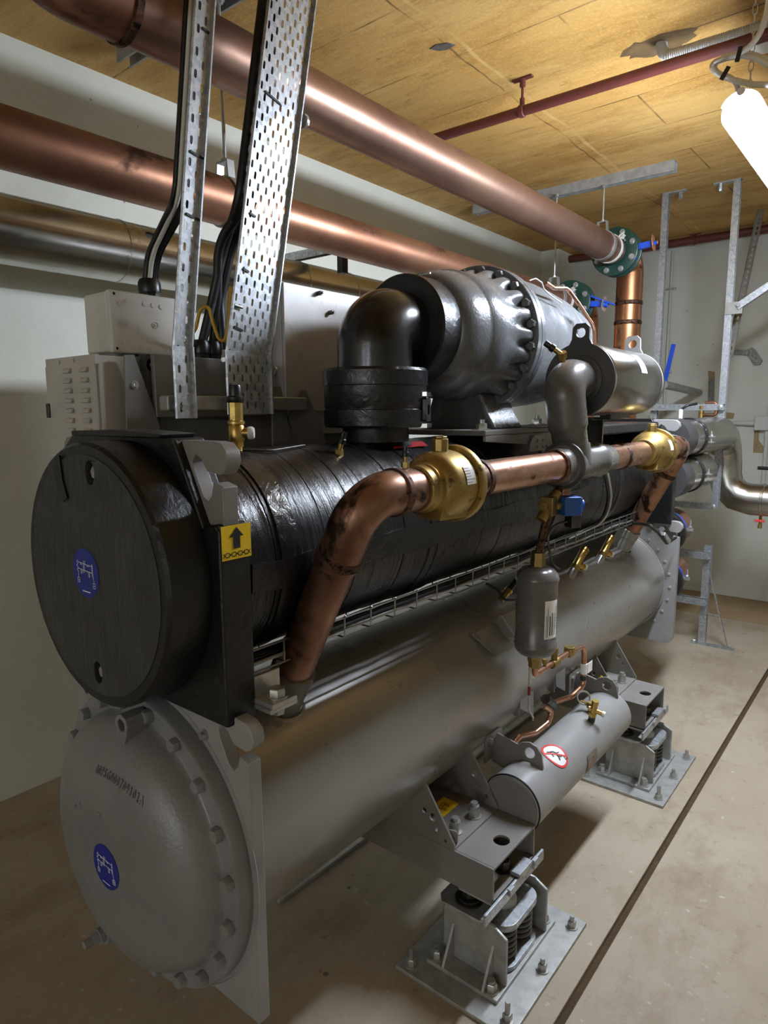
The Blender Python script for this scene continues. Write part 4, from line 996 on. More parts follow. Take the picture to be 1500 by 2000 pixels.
# relief valve and service valve with wire seal on the tank
a_, y_ = surf(1155, 1408); p0 = V((TX+TR*math.cos(a_), y_, TZ+TR*math.sin(a_))); d = V((math.cos(a_)*.4, -.05, 1)).normalized()
t = thing('relief_valve', p0, 'brass relief valve with white plug standing on the small grey tank', 'relief valve')
build('stub', MB().cyl(p0-d*.005, p0+d*.02, .013, n=6), 'steel', t)
build('body', MB().cyl(p0+d*.02, p0+d*.034, .014, n=6).cyl(p0+d*.034, p0+d*.078, .011, n=18).cyl(p0+d*.07, p0+d*.084, .0125, n=18), 'brassbright', t)
o = V((.75, .25, -.25)).normalized(); s = p0+d*.045
build('outlet', MB().cyl(s, s+o*.03, .009, n=14).cyl(s-o*.02, s, .008, n=14), 'brassbright', t); build('plug', MB().cyl(s+o*.03, s+o*.04, .011, n=16), 'whiteplastic', t)
a_, y_ = surf(1150, 1395); p0 = V((TX+TR*math.cos(a_), y_+.02, TZ+TR*math.sin(a_)))
t = thing('service_valve', p0, 'brass hexagonal tank valve carrying a wire ring seal', 'service valve')
build('body', MB().cyl(p0, p0+Z_*.02, .012, n=12).cyl(p0+Z_*.018, p0+Z_*.04, .016, n=6).cyl(p0+Z_*.03, p0+Z_*.03-X_*.04, .008, n=12), 'brass', t)
build('wire_seal', MB().torus(p0+V((-.03, -.0, .05)), (.5, -.6, .4), .024, .003, 28, 6).torus(p0+V((-.032, .004, .048)), (.4, -.6, .5), .022, .0025, 28, 6), 'zinc', t)
# ================================================================== filter drier and liquid line
FX, FYc = -.92, 1.925
t = thing('filter_drier', (FX, FYc, .80), 'dark grey upright filter cylinder with white label in front of the vessel', 'filter')
build('shell', MB().lathe((FX, FYc, .808), Z_, [(.0, 0), (.03, .002), (.055, .01), (.066, .024), (.0685, .036), (.069, .042), (.066, .046), (.066, .25), (.069, .254), (.0685, .262), (.064, .276), (.05, .29), (.028, .298), (0, .3)], 56), 'darkgrey', t, smooth=50)
fm = lambda a, c, l: V((FX + (.066+l)*math.cos(-.33+a/.066), FYc + (.066+l)*math.sin(-.33+a/.066), .945+c))
build('label', gridpatch(MB(), fm, -.026, -.062, .026, .062, .0012), 'white', t)
b = MB(); fr = lambda a, c, l: fm(-c, a, l)
textlines(b, fr, -.055, .02, .11, 2, .0045, .0016, .0022, 3); strokes(b, fr, [[(-.05, -.012), (.02, -.012)]], .002, .0022)
for k in range(26): strokes(b, fr, [[(-.03+k*.003, -.022), (-.03+k*.003, -.0175)]], .0008+.0012*((k*7) % 3 > 1), .0022)
textlines(b, fr, -.05, .007, .1, 2, .009, .0035, .0022, 8)
build('label_print', b, 'black', t)
build('top_nut', MB().cyl((FX, FYc, 1.105), (FX, FYc, 1.125), .024, .024, n=6).cyl((FX, FYc, 1.12), (FX, FYc, 1.15), .022, n=6), 'brass', t)
build('bottom_nut', MB().cyl((FX, FYc, .812), (FX, FYc, .788), .024, n=6).cyl((FX, FYc, .79), (FX, FYc, .768), .021, n=6), 'brass', t)
t = thing('liquid_line', (FX, FYc, 1.15), 'thin rusty copper pipe rising from filter top to the discharge pipe', 'pipe')
top = V((PX, 2.01, PZ-.05)); sb = atX(1073, 988, -.90)
build('tube', MB().tube(smooth_path([(FX, FYc, 1.14), sb, top], .1, 6), .0125, 16), 'weld', t)
build('joint', MB().cyl(top-Z_*.045, top+Z_*.01, .021, .017, n=20), 'burnt', t)
t = thing('solenoid_valve', sb, 'brass solenoid valve with bright blue coil under the copper pipe', 'valve')
d = (top-sb).normalized()
build('body', MB().obox(sb+V((0, 0, .0)), X_*.022, Y_*.024, Z_*.03).cyl(sb-d*.055, sb+d*.055, .018, n=18).cyl(sb-Y_*.03-X_*.012, sb-X_*.012, .016, n=8), 'brass', t, bevel=.003)
cdir = V((.55, .83, -.02)).normalized(); cs = Z_.cross(cdir)
build('stem', MB().cyl(sb, sb+cdir*.05, .014, n=16), 'brass', t)
cc = sb + cdir*.068
build('coil', MB().obox(cc, cdir*.03, cs*.032, Z_*.03).obox(cc+cdir*.028, cdir*.012, cs*.024, Z_*.026), 'bluecoil', t, bevel=.004)
build('coil_cap', MB().cyl(cc+cdir*.038, cc+cdir*.05, .02, n=20), 'bluecoil', t)
build('plug', MB().obox(cc+cdir*.02-Z_*.05+cs*.0, cdir*.018, cs*.022, Z_*.022), 'steel', t, bevel=.003)
q = cc+cdir*.0-Z_*.052
P = [q, q-cdir*.05+V((0, 0, -.01)), (FX+.02, FYc+.02, 1.2), (FX+.035, FYc+.03, 1.11), (FX+.05, FYc+.05, 1.09)]
build('cable', MB().tube(smooth_path(P, .06, 8), .0045, 10), 'steel', t)
# oil return line under the drier
t = thing('oil_return_line', (FX, FYc, .70), 'copper tube with brass fittings bending below the filter cylinder', 'tube')
w = lambda x, y, v=FX: atX(x, y, v)
A = V((FX, FYc, .77)); Bp = V((FX, FYc, w(1044, 1318).z)); Cp = w(1112, 1274); Dp = w(1141, 1262)
Ep = V((Dp.x, Dp.y+.01, .56)); 
build('tube', MB().tube(smooth_path([A, Bp, Cp, Dp, Ep, V((FX-.02, Dp.y-.05, .53)), V((FX-.08, Dp.y-.09, .50))], .035, 8), .0105, 14), 'bright', t)
mid = w(1082, 1295)
build('tee_fitting', MB().cyl(mid-Y_*.02, mid+Y_*.025, .015, n=16).cyl(mid, mid+Z_*.035, .011, n=14).cyl(mid+Z_*.035, mid+Z_*.055, .014, n=6), 'brass', t)
e1 = w(1064, 1306); build('port', MB().cyl(e1, e1+Z_*.03, .006, n=12).cyl(e1+Z_*.018, e1+Z_*.034, .009, n=6), 'brass', t)
build('valve_fitting', MB().obox(Cp, X_*.014, Y_*.02, Z_*.014).cyl(Cp, Cp+Z_*.022, .018, .02, n=20), 'brass', t, bevel=.003)
lb = V((Dp.x, Dp.y+.005, Dp.z-.09)); build('tag', MB().cyl(lb-Z_*.02, lb+Z_*.02, .0125, n=16).obox(lb+V((.012, .03, 0)), V((.0008, 0, 0)), Y_*.022, Z_*.02), 'white', t)
build('green_mark', MB().cyl(lb-Z_*.045, lb-Z_*.03, .0117, n=16), 'green', t)
build('capillary', MB().tube(smooth_path([(FX-.012, FYc-.012, .77), (FX-.012, FYc-.01, .62), (FX-.01, FYc+.02, .58), (FX-.03, FYc+.06, .55)], .03), .0035, 8), 'zinc', t)
build('tape_mark', MB().cyl((FX-.012, FYc-.011, .70), (FX-.012, FYc-.01, .67), .0048, n=10), 'redlabel', t)
P = [w(1062, 1378, -.96), w(1078, 1390, -.95), w(1070, 1412, -.95), w(1045, 1432, -.96), w(1015, 1438, -.98), w(1003, 1452, -.98)]
t = thing('oil_pickup_tube', P[2], 'bent copper tube running low behind the small grey tank', 'tube')
build('tube', MB().tube(smooth_path(P, .03, 6), .0105, 14), 'bright', t)
b0 = w(1072, 1370, -.96); build('fitting', MB().cyl(b0+V((0, -.03, .02)), b0+V((0, .03, -.02)), .018, n=8).cyl(b0+V((0, .02, -.012)), b0+V((0, .05, -.04)), .012, n=12), 'steel', t)
for nm, L, xx, lbl in (('mounting_tab', [(1018, 1332), (1042, 1340), (1042, 1398), (1016, 1384)], -1.0, 'grey folded mounting plate below the filter beside bent copper tube'), ('mounting_tab', [(1086, 1296), (1104, 1298), (1104, 1350), (1086, 1340)], -1.0, 'grey folded mounting plate right of the filter bottom')):
    pts = [atX(x, y, xx) for x, y in L]; c = sum(pts, V((0, 0, 0)))/4
    o = build(nm, MB().prism([(p.y-c.y, p.z-c.z) for p in pts], c, Y_, Z_, (-.006, 0, 0)).obox(c+V((-.06, (pts[0].y+pts[3].y)/2-c.y, 0)), X_*.055, Y_*.003, Z_*.05), 'bracket', origin=c); tag(o, lbl, 'bracket')
# pressure sensor and bracket on vessel
p0 = atX(988, 1160, -1.06); p1 = atX(1000, 1145, -1.05); d = (p1-p0).normalized()
t = thing('pressure_sensor', p0, 'small brass and black pressure sensor with wire left of the filter cylinder', 'sensor')
build('body', MB().cyl(p0-d*.03, p0+d*.01, .011, n=6).cyl(p0+d*.01, p0+d*.02, .014, n=14), 'brassbright', t); build('connector', MB().cyl(p0+d*.02, p0+d*.06, .0105, n=12).cyl(p0+d*.06, p0+d*.075, .007, n=12), 'blackplastic', t)
build('wire', MB().tube(smooth_path([atX(950, 1140, -1.05), atX(972, 1152, -1.03), atX(985, 1172, -1.02), atX(1010, 1172, -1.01)], .05), .0045, 8), 'cable', t)
q = atX(985, 1190, -1.07)
t = thing('vessel_bracket', q, 'grey welded bracket on the lower vessel left of filter cylinder', 'bracket')
an = math.radians(42); nr = V((math.cos(an), 0, math.sin(an))); tg = V((math.sin(an), 0, -math.cos(an))); sc = V((CX, q.y, CZ)) + nr*CR
build('block', MB().obox(sc + nr*.02, tg*.04, Y_*.045, nr*.025), 'shellgrey', t, bevel=.004); build('arm', MB().prism([(-.03, 0), (.05, .0), (.06, .12), (-.03, .16)], sc + nr*.006 - Y_*.04, tg, -Y_, nr*.004), 'shellgrey', t); build('bolt', MB().hexbolt(sc + nr*.02 + tg*.04, tg, .014, .008), 'grey', t)
# ================================================================== beams
def beam(y0, label):
    t = thing('support_beam', (-1.27, y0+.125, .26), label, 'beam')
    y1 = y0+.253; z0, z1, x0, x1 = .260, .366, -1.74, -.80; w = .008; hc = circ(-.845, y0+.127, .024, 24)
    b = MB().box((x0, y0, z0), (x1, y0+w, z1)).box((x0, y1-w, z0), (x1, y1, z1)).box((x0, y0+w, z0), (x1, y1-w, z0+w))
    b.prism([(x0, y0+w), (x1, y0+w), (x1, y1-w), (x0, y1-w)], (0, 0, z1-w), X_, Y_, (0, 0, w), [hc])
    build('box_section', b, 'bracket', t, bevel=.0015)
    for i, yy in enumerate((y0, y1-.007)):
        P = [(-.925, .367), (-.925, .382), (-1.026, .535), (-1.03, .55)]
        for a in (-28, -40, -52, -64, -76, -90, -104, -116, -128, -140, -152): P.append((CX+(CR-.002)*math.cos(math.radians(a)), CZ+(CR-.002)*math.sin(math.radians(a))))
        P += [(CX-(-1.026-CX), .535), (CX-(-.925-CX), .382), (CX-(-.925-CX), .367)]
        hs = [circ(-.985, .408, .007, 12), circ(-.955, .385, .005, 10), circ(-1.0, .44, .012, 14), circ(-1.03, .45, .009, 14)]
        if i: hs = [circ(-1.01, .46, .012, 14), circ(-.99, .43, .008, 12), circ(-.965, .40, .006, 10)]
        build('saddle_plate', MB().prism(P, (0, yy, 0), X_, Z_, (0, .007, 0), hs), 'bracket', t, bevel=.001)
    build('foot_strip', MB().box((-1.06, y0+.007, z1), (-.925, y1-.007, z1+.006)), 'bracket', t)
    build('weld_pad', MB().bar((-1.03, y0-.05, .545), (-1.03, y0+.05, .545), .012, .004, (.5, 0, .8)), 'bracket', t)
    build('tab', MB().prism(rrect(-.03, 0, .03, .045, .012), (-.955, y0+.01, z1+.004), V((.9, .35, 0)).normalized(), Z_, (-.0015, .0035, 0), [circ(.01, .025, .005, 10)]), 'bracket', t)
    for yy, xx in ((y0+.07, -.967), (y0+.17, -.963)):
        build('nut', MB().cyl((xx, yy, z1+.006), (xx, yy, z1+.010), .023, n=24).hexbolt((xx, yy, z1+.010), Z_, .0185, .022).cyl((xx, yy, z1+.03), (xx, yy, z1+.042), .0155, n=20).cyl((xx, yy, z1+.04), (xx, yy, z1+.052), .011, n=16), 'zinc', t)
    s = lambda a, c, l: V((-1.062+a, y0+.15+c, z1+.0065+l))
    build('sticker', patch(MB(), s, [(-.03, -.045), (.03, -.045), (.03, .045), (-.03, .045)], .001), 'yellow', t)
    b = MB(); k = lambda L: [[(-v*.9, u) for u, v in q] for q in L]
    strokes(b, s, k([[(-.022, .006), (.012, .014), (.022, .006), (-.01, -.002), (-.022, .006)], [(-.016, .002), (-.016, -.018), (-.01, -.02), (-.01, -.002)], [(-.004, .0), (-.004, -.016)], [(.008, .003), (.008, -.014), (.018, -.01), (.018, .004)], [(.013, .003), (.013, -.012)]]), .0016, .002)
    build('print', b, 'black', t)
    return t
beam(1.457, 'grey hollow support beam nearer the viewer, with open square end and yellow sticker')
beam(2.745, 'grey hollow support beam farther away, beyond the small grey tank')
# ================================================================== spring isolators
def isolator(yc, label):
    x = lambda v: v; t = thing('spring_isolator', (-.87, yc, 0), label, 'spring mount')
    y = lambda v: yc + v
    build('base_plate', MB().box((-1.05, y(-.25), 0), (-.68, y(.25), .012)), 'galvdull', t, bevel=.002)
    build('housing_plate', MB().box((-.985, y(-.185), .012), (-.755, y(.185), .024)), 'galvdull', t, bevel=.002)
    for sgn in (-1, 1):
        # upright with flanges, top plate and gusset
        yo = y(sgn*.125)
        P = [(-.965, .024), (-.758, .024), (-.758, .165), (-.80, .188), (-.95, .188), (-.965, .17)]
        build('upright', MB().prism(P, (0, yo-.005, 0), X_, Z_, (0, .010, 0)), 'galvdull', t, bevel=.003)
        for gx in (-.93, -.80):
            build('gusset', MB().prism([(0, .024), (sgn*.055, .024), (sgn*.052, .034), (0, .13)], (gx-.004, yo+sgn*.005, 0), Y_, Z_, (.008, 0, 0)), 'galvdull', t, bevel=.001)
    build('top_plate', MB().prism([(-.985, -.115), (-.965, -.14), (-.84, -.14), (-.82, -.125), (-.82, .125), (-.84, .14), (-.965, .14), (-.985, .115)], (0, yc, .186), X_, Y_, (0, 0, .007)), 'galvdull', t, bevel=.001)
    for yy in (-.085, .085):
        build('adjusting_bolt', MB().cyl((-.905, y(yy), .193), (-.905, y(yy), .199), .042, n=32).cyl((-.905, y(yy), .199), (-.905, y(yy), .206), .034, n=32).hexbolt((-.905, y(yy), .206), Z_, .021, .02), 'steel', t)
    for zz, nm in ((.026, 'spring_plate'), (.152, 'spring_plate')):
        build(nm, MB().prism(rrect(-.93, -.1, -.765, .1, .045, 7), (0, yc, zz), X_, Y_, (0, 0, .014 if zz < .1 else .02)), 'galv', t, bevel=.003)
    for yy in (-.048, .048):
        N = 150; b = MB().tube([(-.815+.036*math.cos(2*PI*6*k/N), y(yy)+.036*math.sin(2*PI*6*k/N), .046+.1*k/N) for k in range(N+1)], .0062, 8)
        build('spring', b, 'spring', t, smooth=60)
    build('load_cap', MB().lathe((-.845, yc, .172), Z_, [(.045, 0), (.043, .012), (.036, .026), (.022, .036), (.018, .06)], 32), 'galvdull', t)
    build('load_plate', MB().box((-.92, y(-.12), .238), (-.80, y(.12), .246)), 'galvdull', t)
    b = MB().obox((-.792, y(-.02), .252), X_*.004, Y_*.175, Z_*.017).obox((-.802, y(-.02), .237), X_*.012, Y_*.16, Z_*.003)
    build('stop_bar', b, 'galv', t, bevel=.0015)
    build('stop_clip', MB().obox((-.80, y(.03), .276), X_*.016, Y_*.04, Z_*.006).obox((-.786, y(-.06), .262), X_*.006, Y_*.012, Z_*.01).obox((-.786, y(.09), .262), X_*.006, Y_*.012, Z_*.014), 'galv', t, bevel=.001)
    build('load_bolt', MB().cyl((-.84, y(.0), .2685), (-.84, y(.0), .273), .026, n=24).hexbolt((-.84, y(.0), .273), Z_, .019, .026), 'steel', t)
    for xx, yy in ((-1.015, -.22), (-.712, -.205), (-.71, 0.0), (-.71, .205), (-1.015, .22)):
        build('anchor_bolt', MB().cyl((xx, y(yy), .012), (xx, y(yy), .0155), .019, n=28).hexbolt((xx, y(yy), .0155), Z_, .0135, .018).cyl((xx, y(yy), .03), (xx, y(yy), .05 if yy > -.2 else .068), .0075, n=14), 'zinc', t)
    for xx, yy in ((-.965, -.162), (-.785, -.162), (-.785, .162), (-.965, .162)):
        build('clamp_bolt', MB().cyl((xx, y(yy), .024), (xx, y(yy), .0285), .0215, n=28).hexbolt((xx, y(yy), .0285), Z_, .0165, .02).cyl((xx, y(yy), .046), (xx, y(yy), .056), .011, n=14), 'zinc', t)
    return t
isolator(1.595, 'galvanised spring mount on bolted floor plate under the nearer beam')
isolator(2.882, 'galvanised spring mount on bolted floor plate under the farther beam')
# thin strip lying on the floor under the vessel
p0, p1 = atZ(541, 1759, .01), atZ(705, 1638, .01); p1 = p0 + (p1-p0)*6
o = build('floor_strip', MB().bar(p0, p1, .03, .012, X_), 'galvdull', origin=p0); tag(o, 'long grey metal strip lying on the floor under the lower vessel', 'metal strip')
# ================================================================== cable trays
def tray(name, y0, wdt, cols, label, kink, zb, ztop, lean, ysh, xb=-1.5, lipd=.018):
    t = thing(name, (xb, y0+wdt/2, zb), label, 'cable tray')
    def piece(nm, p0, p1, w, lapx=0.):
        p0, p1 = V(p0)+X_*lapx, V(p1)+X_*lapx; L = (p1-p0).length; d = (p1-p0)/L; u = Y_; n = u.cross(d)    # n towards +X
        u = (u - d*u.dot(d)).normalized(); n = u.cross(d)
        b = MB(); th = .0016; cw = w/cols; pc = .05; sl, sw = .0205, .0076
        fl_ = cw*.0
        for c in range(cols):
            off = (pc/2 if c % 2 else 0); z = -off
            while z < L:
                a0, a1 = max(z, 0), min(z+pc, L)
                if a1-a0 < .002: z += pc; continue
                xa, xb_ = c*cw, (c+1)*cw; holes = []
                mid = z+pc/2; e = (sl-sw)/2
                if mid-sl/2 > a0+.001 and mid+sl/2 < a1-.001:
                    xm = (xa+xb_)/2
                    holes = [[(xm+q, mid-e+r) for q, r in circ(0, 0, sw/2, 4, PI, 2*PI, True)] + [(xm+q, mid+e+r) for q, r in circ(0, 0, sw/2, 4, 0, PI, True)]]
                b.prism([(xa, a0), (xb_, a0), (xb_, a1), (xa, a1)], p0, u, d, n*th, holes); z += pc
        build(nm, b, 'galv', t)
        for s, o_ in ((-1, p0), (1, p0+u*w)):
            lip = [(0, 0), (s*.006, .0), (s*.010, .004), (s*.011, lipd-.004), (s*.008, lipd), (s*.004, lipd), (s*.004, lipd-.003), (s*.0075, lipd-.005), (s*.0075, .005), (s*.004, .002), (0, .0018)]
            build('side_rail', MB().prism(lip, o_, u, n, d*L), 'galv', t)
        return p0, p1, u, n, d
    piece('lower_plate', (xb, y0, zb), (xb, y0, kink+.03), wdt+.004, .004)
    r = piece('perforated_plate', (xb, y0, kink), (xb+lean, y0+ysh, ztop), wdt)
    return t, r
TZT = 3.02
t1, r1 = tray('cable_tray', 1.014, .040, 2, 'narrow perforated steel cable tray rising to the ceiling', 1.735, 1.583, TZT, .11, .10, lipd=.012)
t2_, r2 = tray('cable_tray', 1.178, .143, 10, 'wide perforated steel cable tray rising to the ceiling', 1.735, 1.592, TZT, .11, .175, lipd=.012)
def on_tray(r, a, z):
    p0, p1, u, n, d = r; k = (z-p0.z)/d.z; return p0 + d*k + u*a + n*.003
for r, t, L in ((r2, t2_, ((.02, 2.44, .055), (.018, 2.13, .02), (.018, 1.985, .02), (.012, 1.83, .03))), (r1, t1, ((.008, 2.23, .04), (.008, 2.085, .045), (.02, 2.51, .02)))):
    for a, z, l in L:
        p = on_tray(r, a, z); build('cable_tie', MB().bar(p, p + r[2]*l + r[4]*(-l*.12), .0055, .004, r[4]), 'black', t)
p = on_tray(r2, .165, 2.43); build('fixing_bolt', MB().cyl(p-Y_*.004, p+Y_*.003, .02, n=20).hexbolt(p+Y_*.003, Y_, .012, .012), 'zinc', t2_)
p = on_tray(r2, -.008, 1.738); build('fixing_bolt', MB().hexbolt(p, (.6, -1, 0), .008, .008).cyl(p+r2[2]*.175-Y_*.0, p+r2[2]*.182, .016, n=20), 'zinc', t2_)
p = V((-1.495, 1.03, 1.62)); build('fixing_bolt', MB().hexbolt(p, X_, .0055, .004).hexbolt(p-Z_*.013, X_, .0055, .004), 'zinc', t1)
p = on_tray(r2, .0, 1.885); build('threaded_stud', MB().cyl(p+r2[3]*.004, p+r2[2]*.028+r2[3]*.004, .004, n=10), 'zinc', t2_)
# ================================================================== boxes behind the trays
BX = -1.65
t = thing('louvred_cabinet', (-1.79, .95, 1.25), 'beige louvred metal cabinet beside the left wall behind the end cap', 'cabinet')
build('body', MB().box((-1.915, .895, 1.25), (BX, .99, 1.744)), 'cabinet', t, bevel=.003)
build('door', MB().box((-1.925, .885, 1.25), (BX-.006, .896, 1.725)), 'cabinet', t, bevel=.002)
build('top_strip', MB().box((-1.92, .886, 1.722), (BX, .897, 1.746)).hexbolt((-1.84, .886, 1.735), (0, -1, 0), .006, .003).hexbolt((-1.76, .886, 1.735), (0, -1, 0), .006, .003), 'cabinet', t)
for c, xx in enumerate((atY(135, 740, .886).x, atY(168, 740, .886).x)):
    for k in range(13):
        z = atY(135, 724, .886).z - k*.0262
        b = MB()
        R = [[(xx + s_, .885 - h_, z - .008 + v_) for s_, v_ in ((-.03, 0), (-.026, .0), (.026, .0), (.03, 0))] for h_, v_ in ()]
        b.prism([(0, 0), (-.011, 0), (-.011, .003), (-.007, .011), (0, .014)], (xx-.019, .886, z-.007), Y_, Z_, (.038, 0, 0))
        build('louvre', b, 'cabinet', t, bevel=.004)
build('hinge', MB().box((-1.93, .88, 1.585), (-1.912, .905, 1.625)), 'blackplastic', t, bevel=.003)
t = thing('junction_box', (-1.74, 1.06, 1.755), 'beige rectangular junction box standing on top of the louvred cabinet', 'junction box')
JX = -1.665
build('body', MB().box((-1.80, .945, 1.756), (JX-.02, 1.20, 1.912)), 'beige', t, bevel=.006)
build('lid', MB().box((JX-.022, .943, 1.754), (JX, 1.202, 1.914)), 'beige', t, bevel=.006)
for dy, dz in ((.03, .125), (.05, .135), (.1, .132), (.125, .131), (.15, .13), (.03, .077), (.04, .03), (.065, .016), (.115, .012), (.14, .011), (.165, .011)): build('knockout', MB().cyl((JX, .945+dy, 1.756+dz), (JX+.002, .945+dy, 1.756+dz), .0068, n=18), 'beige', t)
b = MB()
for dy, dz in ((.011, .148), (.011, .009), (.247, .148), (.247, .009)): b.lathe((JX, .945+dy, 1.756+dz), X_, [(.0065, 0), (.0065, .002), (.004, .003), (.0035, -.001), (0, -.001)], 16)
b.torus((JX+.001, 1.073, 1.835), X_, .008, .0015, 20, 6).cyl((JX, 1.073, 1.835), (JX+.003, 1.073, 1.835), .004, n=12)
build('screw', b, 'beige', t)
def gland(p, r, label, parent=None):
    t = parent or tag(bpy.data.objects.new('cable_gland', None), label, 'cable gland')
    p = V(p)
    nm = 'gland'
    o = build(nm, MB().lathe(p, Z_, [(r*1.05, 0), (r*1.05, .012), (r*1.15, .013), (r*1.15, .02)], 8).lathe(p+Z_*.016, Z_, [(r*1.18, 0), (r*1.2, .004), (r*1.18, .026), (r*1.0, .036), (r*.82, .038)], 14), 'blackplastic', parent)
    return o
G1 = atX(293, 578, -1.71); G1.z = 1.911
gland(G1, .026, '', t)
CB = V((-1.70, 1.235, 1.755))
t = thing('terminal_box', (-1.7, 1.2, 1.60), 'grey steel terminal box between the two trays, with cable glands', 'terminal box')
build('body', MB().box((-1.80, 1.03, 1.585), (-1.615, 1.42, 1.752)), 'bracket', t, bevel=.003)
G2 = atX(393, 690, -1.66); G3 = atX(415, 690, -1.66); G2.z = G3.z = 1.752
gland(G2, .022, '', t); gland(G3, .0235, '', t); gland(V((-1.67, 1.155, 1.752)), .016, '', t)
t = thing('gusset_bracket', (-1.6, 1.05, 1.3), 'grey sloping gusset plate between louvred cabinet and narrow tray', 'bracket')
gp = [atX(x, y, -1.62) for x, y in ((243, 693), (262, 693), (312, 832), (318, 905), (250, 905))]
build('plate', MB().prism([(p.y, p.z) for p in gp], (-1.625, 0, 0), Y_, Z_, (.006, 0, 0)), 'bracket', t, bevel=.001)
q = atX(263, 752, -1.62); build('bolt', MB().cyl(q, q+X_*.003, .011, n=20).hexbolt(q+X_*.003, X_, .008, .006), 'zinc', t)
q = atX(297, 713, -1.63); build('isolating_washer', MB().cyl(q-X_*.03, q, .017, n=24).hexbolt(q, X_, .008, .012), 'zinc', t)
t = thing('tray_support_bar', (-1.53, 1.2, 1.62), 'grimy galvanised bar fixing the lower ends of the cable trays', 'bar')
build('bar', MB().box((-1.555, 1.0, 1.602), (-1.515, 1.50, 1.642)), 'galvdull', t, bevel=.005)
t = thing('equipment_mount', (-1.66, 1.3, 1.3), 'dark steel mounting plates behind the trays and below terminal box', 'frame')
build('back_plate', MB().box((-1.665, 1.0, 1.18), (-1.655, 2.2, 1.60)), 'bracket', t)
build('post', MB().box((-1.66, 1.015, 1.3), (-1.63, 1.05, 1.752)), 'platedark', t)
for L in (((532, 755), (548, 755), (575, 870), (533, 870)), ((560, 815), (588, 762), (598, 762), (640, 870), (575, 870))):
    gp = [atX(x, y, -1.56) for x, y in L]; build('gusset', MB().prism([(p.y, p.z) for p in gp], (-1.565, 0, 0), Y_, Z_, (.006, 0, 0)), 'bracket', t)
build('deck', MB().box((-1.655, 1.5, 1.16), (-1.45, 2.4, 1.20)), 'platedark', t)
t = thing('control_panel', (-1.78, 1.8, 1.55), 'tall pale grey control panel behind the wide tray and suction drum', 'control panel')
build('body', MB().box((-1.96, 1.505, 1.52), (-1.63, 2.12, 2.008)), 'panelwhite', t, bevel=.003)
build('front_plate', MB().box((-1.63, 1.508, 1.60), (-1.618, 2.117, 2.004)), 'panelwhite', t, bevel=.002)
for q in ((621, 573), (643, 611)):
    p = atX(*q, -1.618); build('screw', MB().cyl(p, p+X_*.02, .0075, n=14).cyl(p+X_*.02, p+X_*.025, .004, n=8), 'steel', t)
# ------------------------------------------------------------------ cables behind the trays
def cab(name, P, r, m, label, group=None, parent=None, bend=.15, n=12):
    b = MB().tube(smooth_path(P, bend, 8), r, n)
    if parent: return build(name, b, m, parent)
    o = build(name, b, m, origin=P[0]); return tag(o, label, 'cable', group)
t = thing('cable_bundle', G1, 'black cables with one white curving up from junction box to narrow tray', 'cable')
topx = r1[1]
base = [G1+Z_*.035, atX(297, 500, -1.69), atX(335, 425, -1.58), on_tray(r1, .01, 2.12)-r1[3]*.03, on_tray(r1, .01, 2.98)-r1[3]*.03]
offs = [(-.012, -.01), (0, -.013), (.012, -.008), (-.013, .004), (.0, .002), (.011, .006), (-.006, .014), (.006, .015)]
for k, (dx, dy) in enumerate(offs):
    P = [p + V((dx*(1 if i < 3 else .7), dy*(1. if i < 2 else 1.3), 0)) for i, p in enumerate(base)]
    cab('cable', P, .0062, 'cablewhite' if k == 2 else 'cable', '', None, t)
q = atX(300, 462, -1.67); build('cable_tie', MB().lathe(q-Z_*.004, V((.2, .3, 1)), [(.021, 0), (.0235, 0), (.0235, .006), (.021, .006)], 20), 'black', t)
for k, (g, mid, up) in enumerate(((G2, (432, 480), .0), (G3, (418, 560), .02), (G3+V((.02, .025, 0)), (447, 520), .045))):
    P = [g+Z_*.03, atX(mid[0]-18 if k != 1 else 425, 590, -1.64), atX(mid[0]+8, 470, -1.60), on_tray(r2, up+.005, 2.15)-r2[3]*.035, on_tray(r2, up+.005, 2.98)-r2[3]*.035]
    cab('power_cable', P, .0135, 'cable', ['left black power cable rising from terminal box behind wide tray', 'middle black power cable rising from terminal box behind wide tray', 'right black power cable close behind left edge of wide tray'][k], 'power cables behind the wide tray')
P = [V((-1.655, 1.15, 1.775)), atX(383, 640, -1.6), atX(391, 601, -1.58), atX(408, 598, -1.57), atX(416, 630, -1.56), atX(427, 662, -1.55), atX(438, 668, -1.54), atX(445, 640, -1.53), atX(450, 560, -1.53)]
cab('earth_wire', P, .0052, 'earth', 'looping green and yellow earth wire between the two trays', None, None, .03)
me = COL.objects['earth_wire'].data; me.materials.append(MT['earthgreen'])
for p_ in me.polygons: p_.material_index = 1 if p_.index % 12 < 6 else 0
# ------------------------------------------------------------------ relief valve in front of the wide tray
RV = V((-1.245, 1.0, 1.508))
t = thing('safety_valve', RV, 'brass safety valve with black cap standing on the black vessel', 'safety valve')
build('base_hex', MB().cyl(RV, RV+Z_*.012, .013, n=20).cyl(RV+Z_*.01, RV+Z_*.026, .0165, n=6), 'brassbright', t)
build('body', MB().lathe(RV+Z_*.024, Z_, [(.018, 0), (.0185, .002), (.0185, .034), (.0165, .037), (.02, .039), (.02, .045), (.016, .047), (.016, .05)], 28).cyl(RV+Z_*.073, RV+Z_*.115, .0165, n=8), 'brassbright', t)
o_ = V((.72, .62, 0)).normalized(); s = RV+Z_*.042
build('outlet', MB().cyl(s, s+o_*.03, .0125, n=20), 'brassbright', t); build('plug', MB().lathe(s+o_*.027, o_, [(.0145, 0), (.015, .002), (.015, .01), (.012, .014), (0, .015)], 24), 'whiteplastic', t)
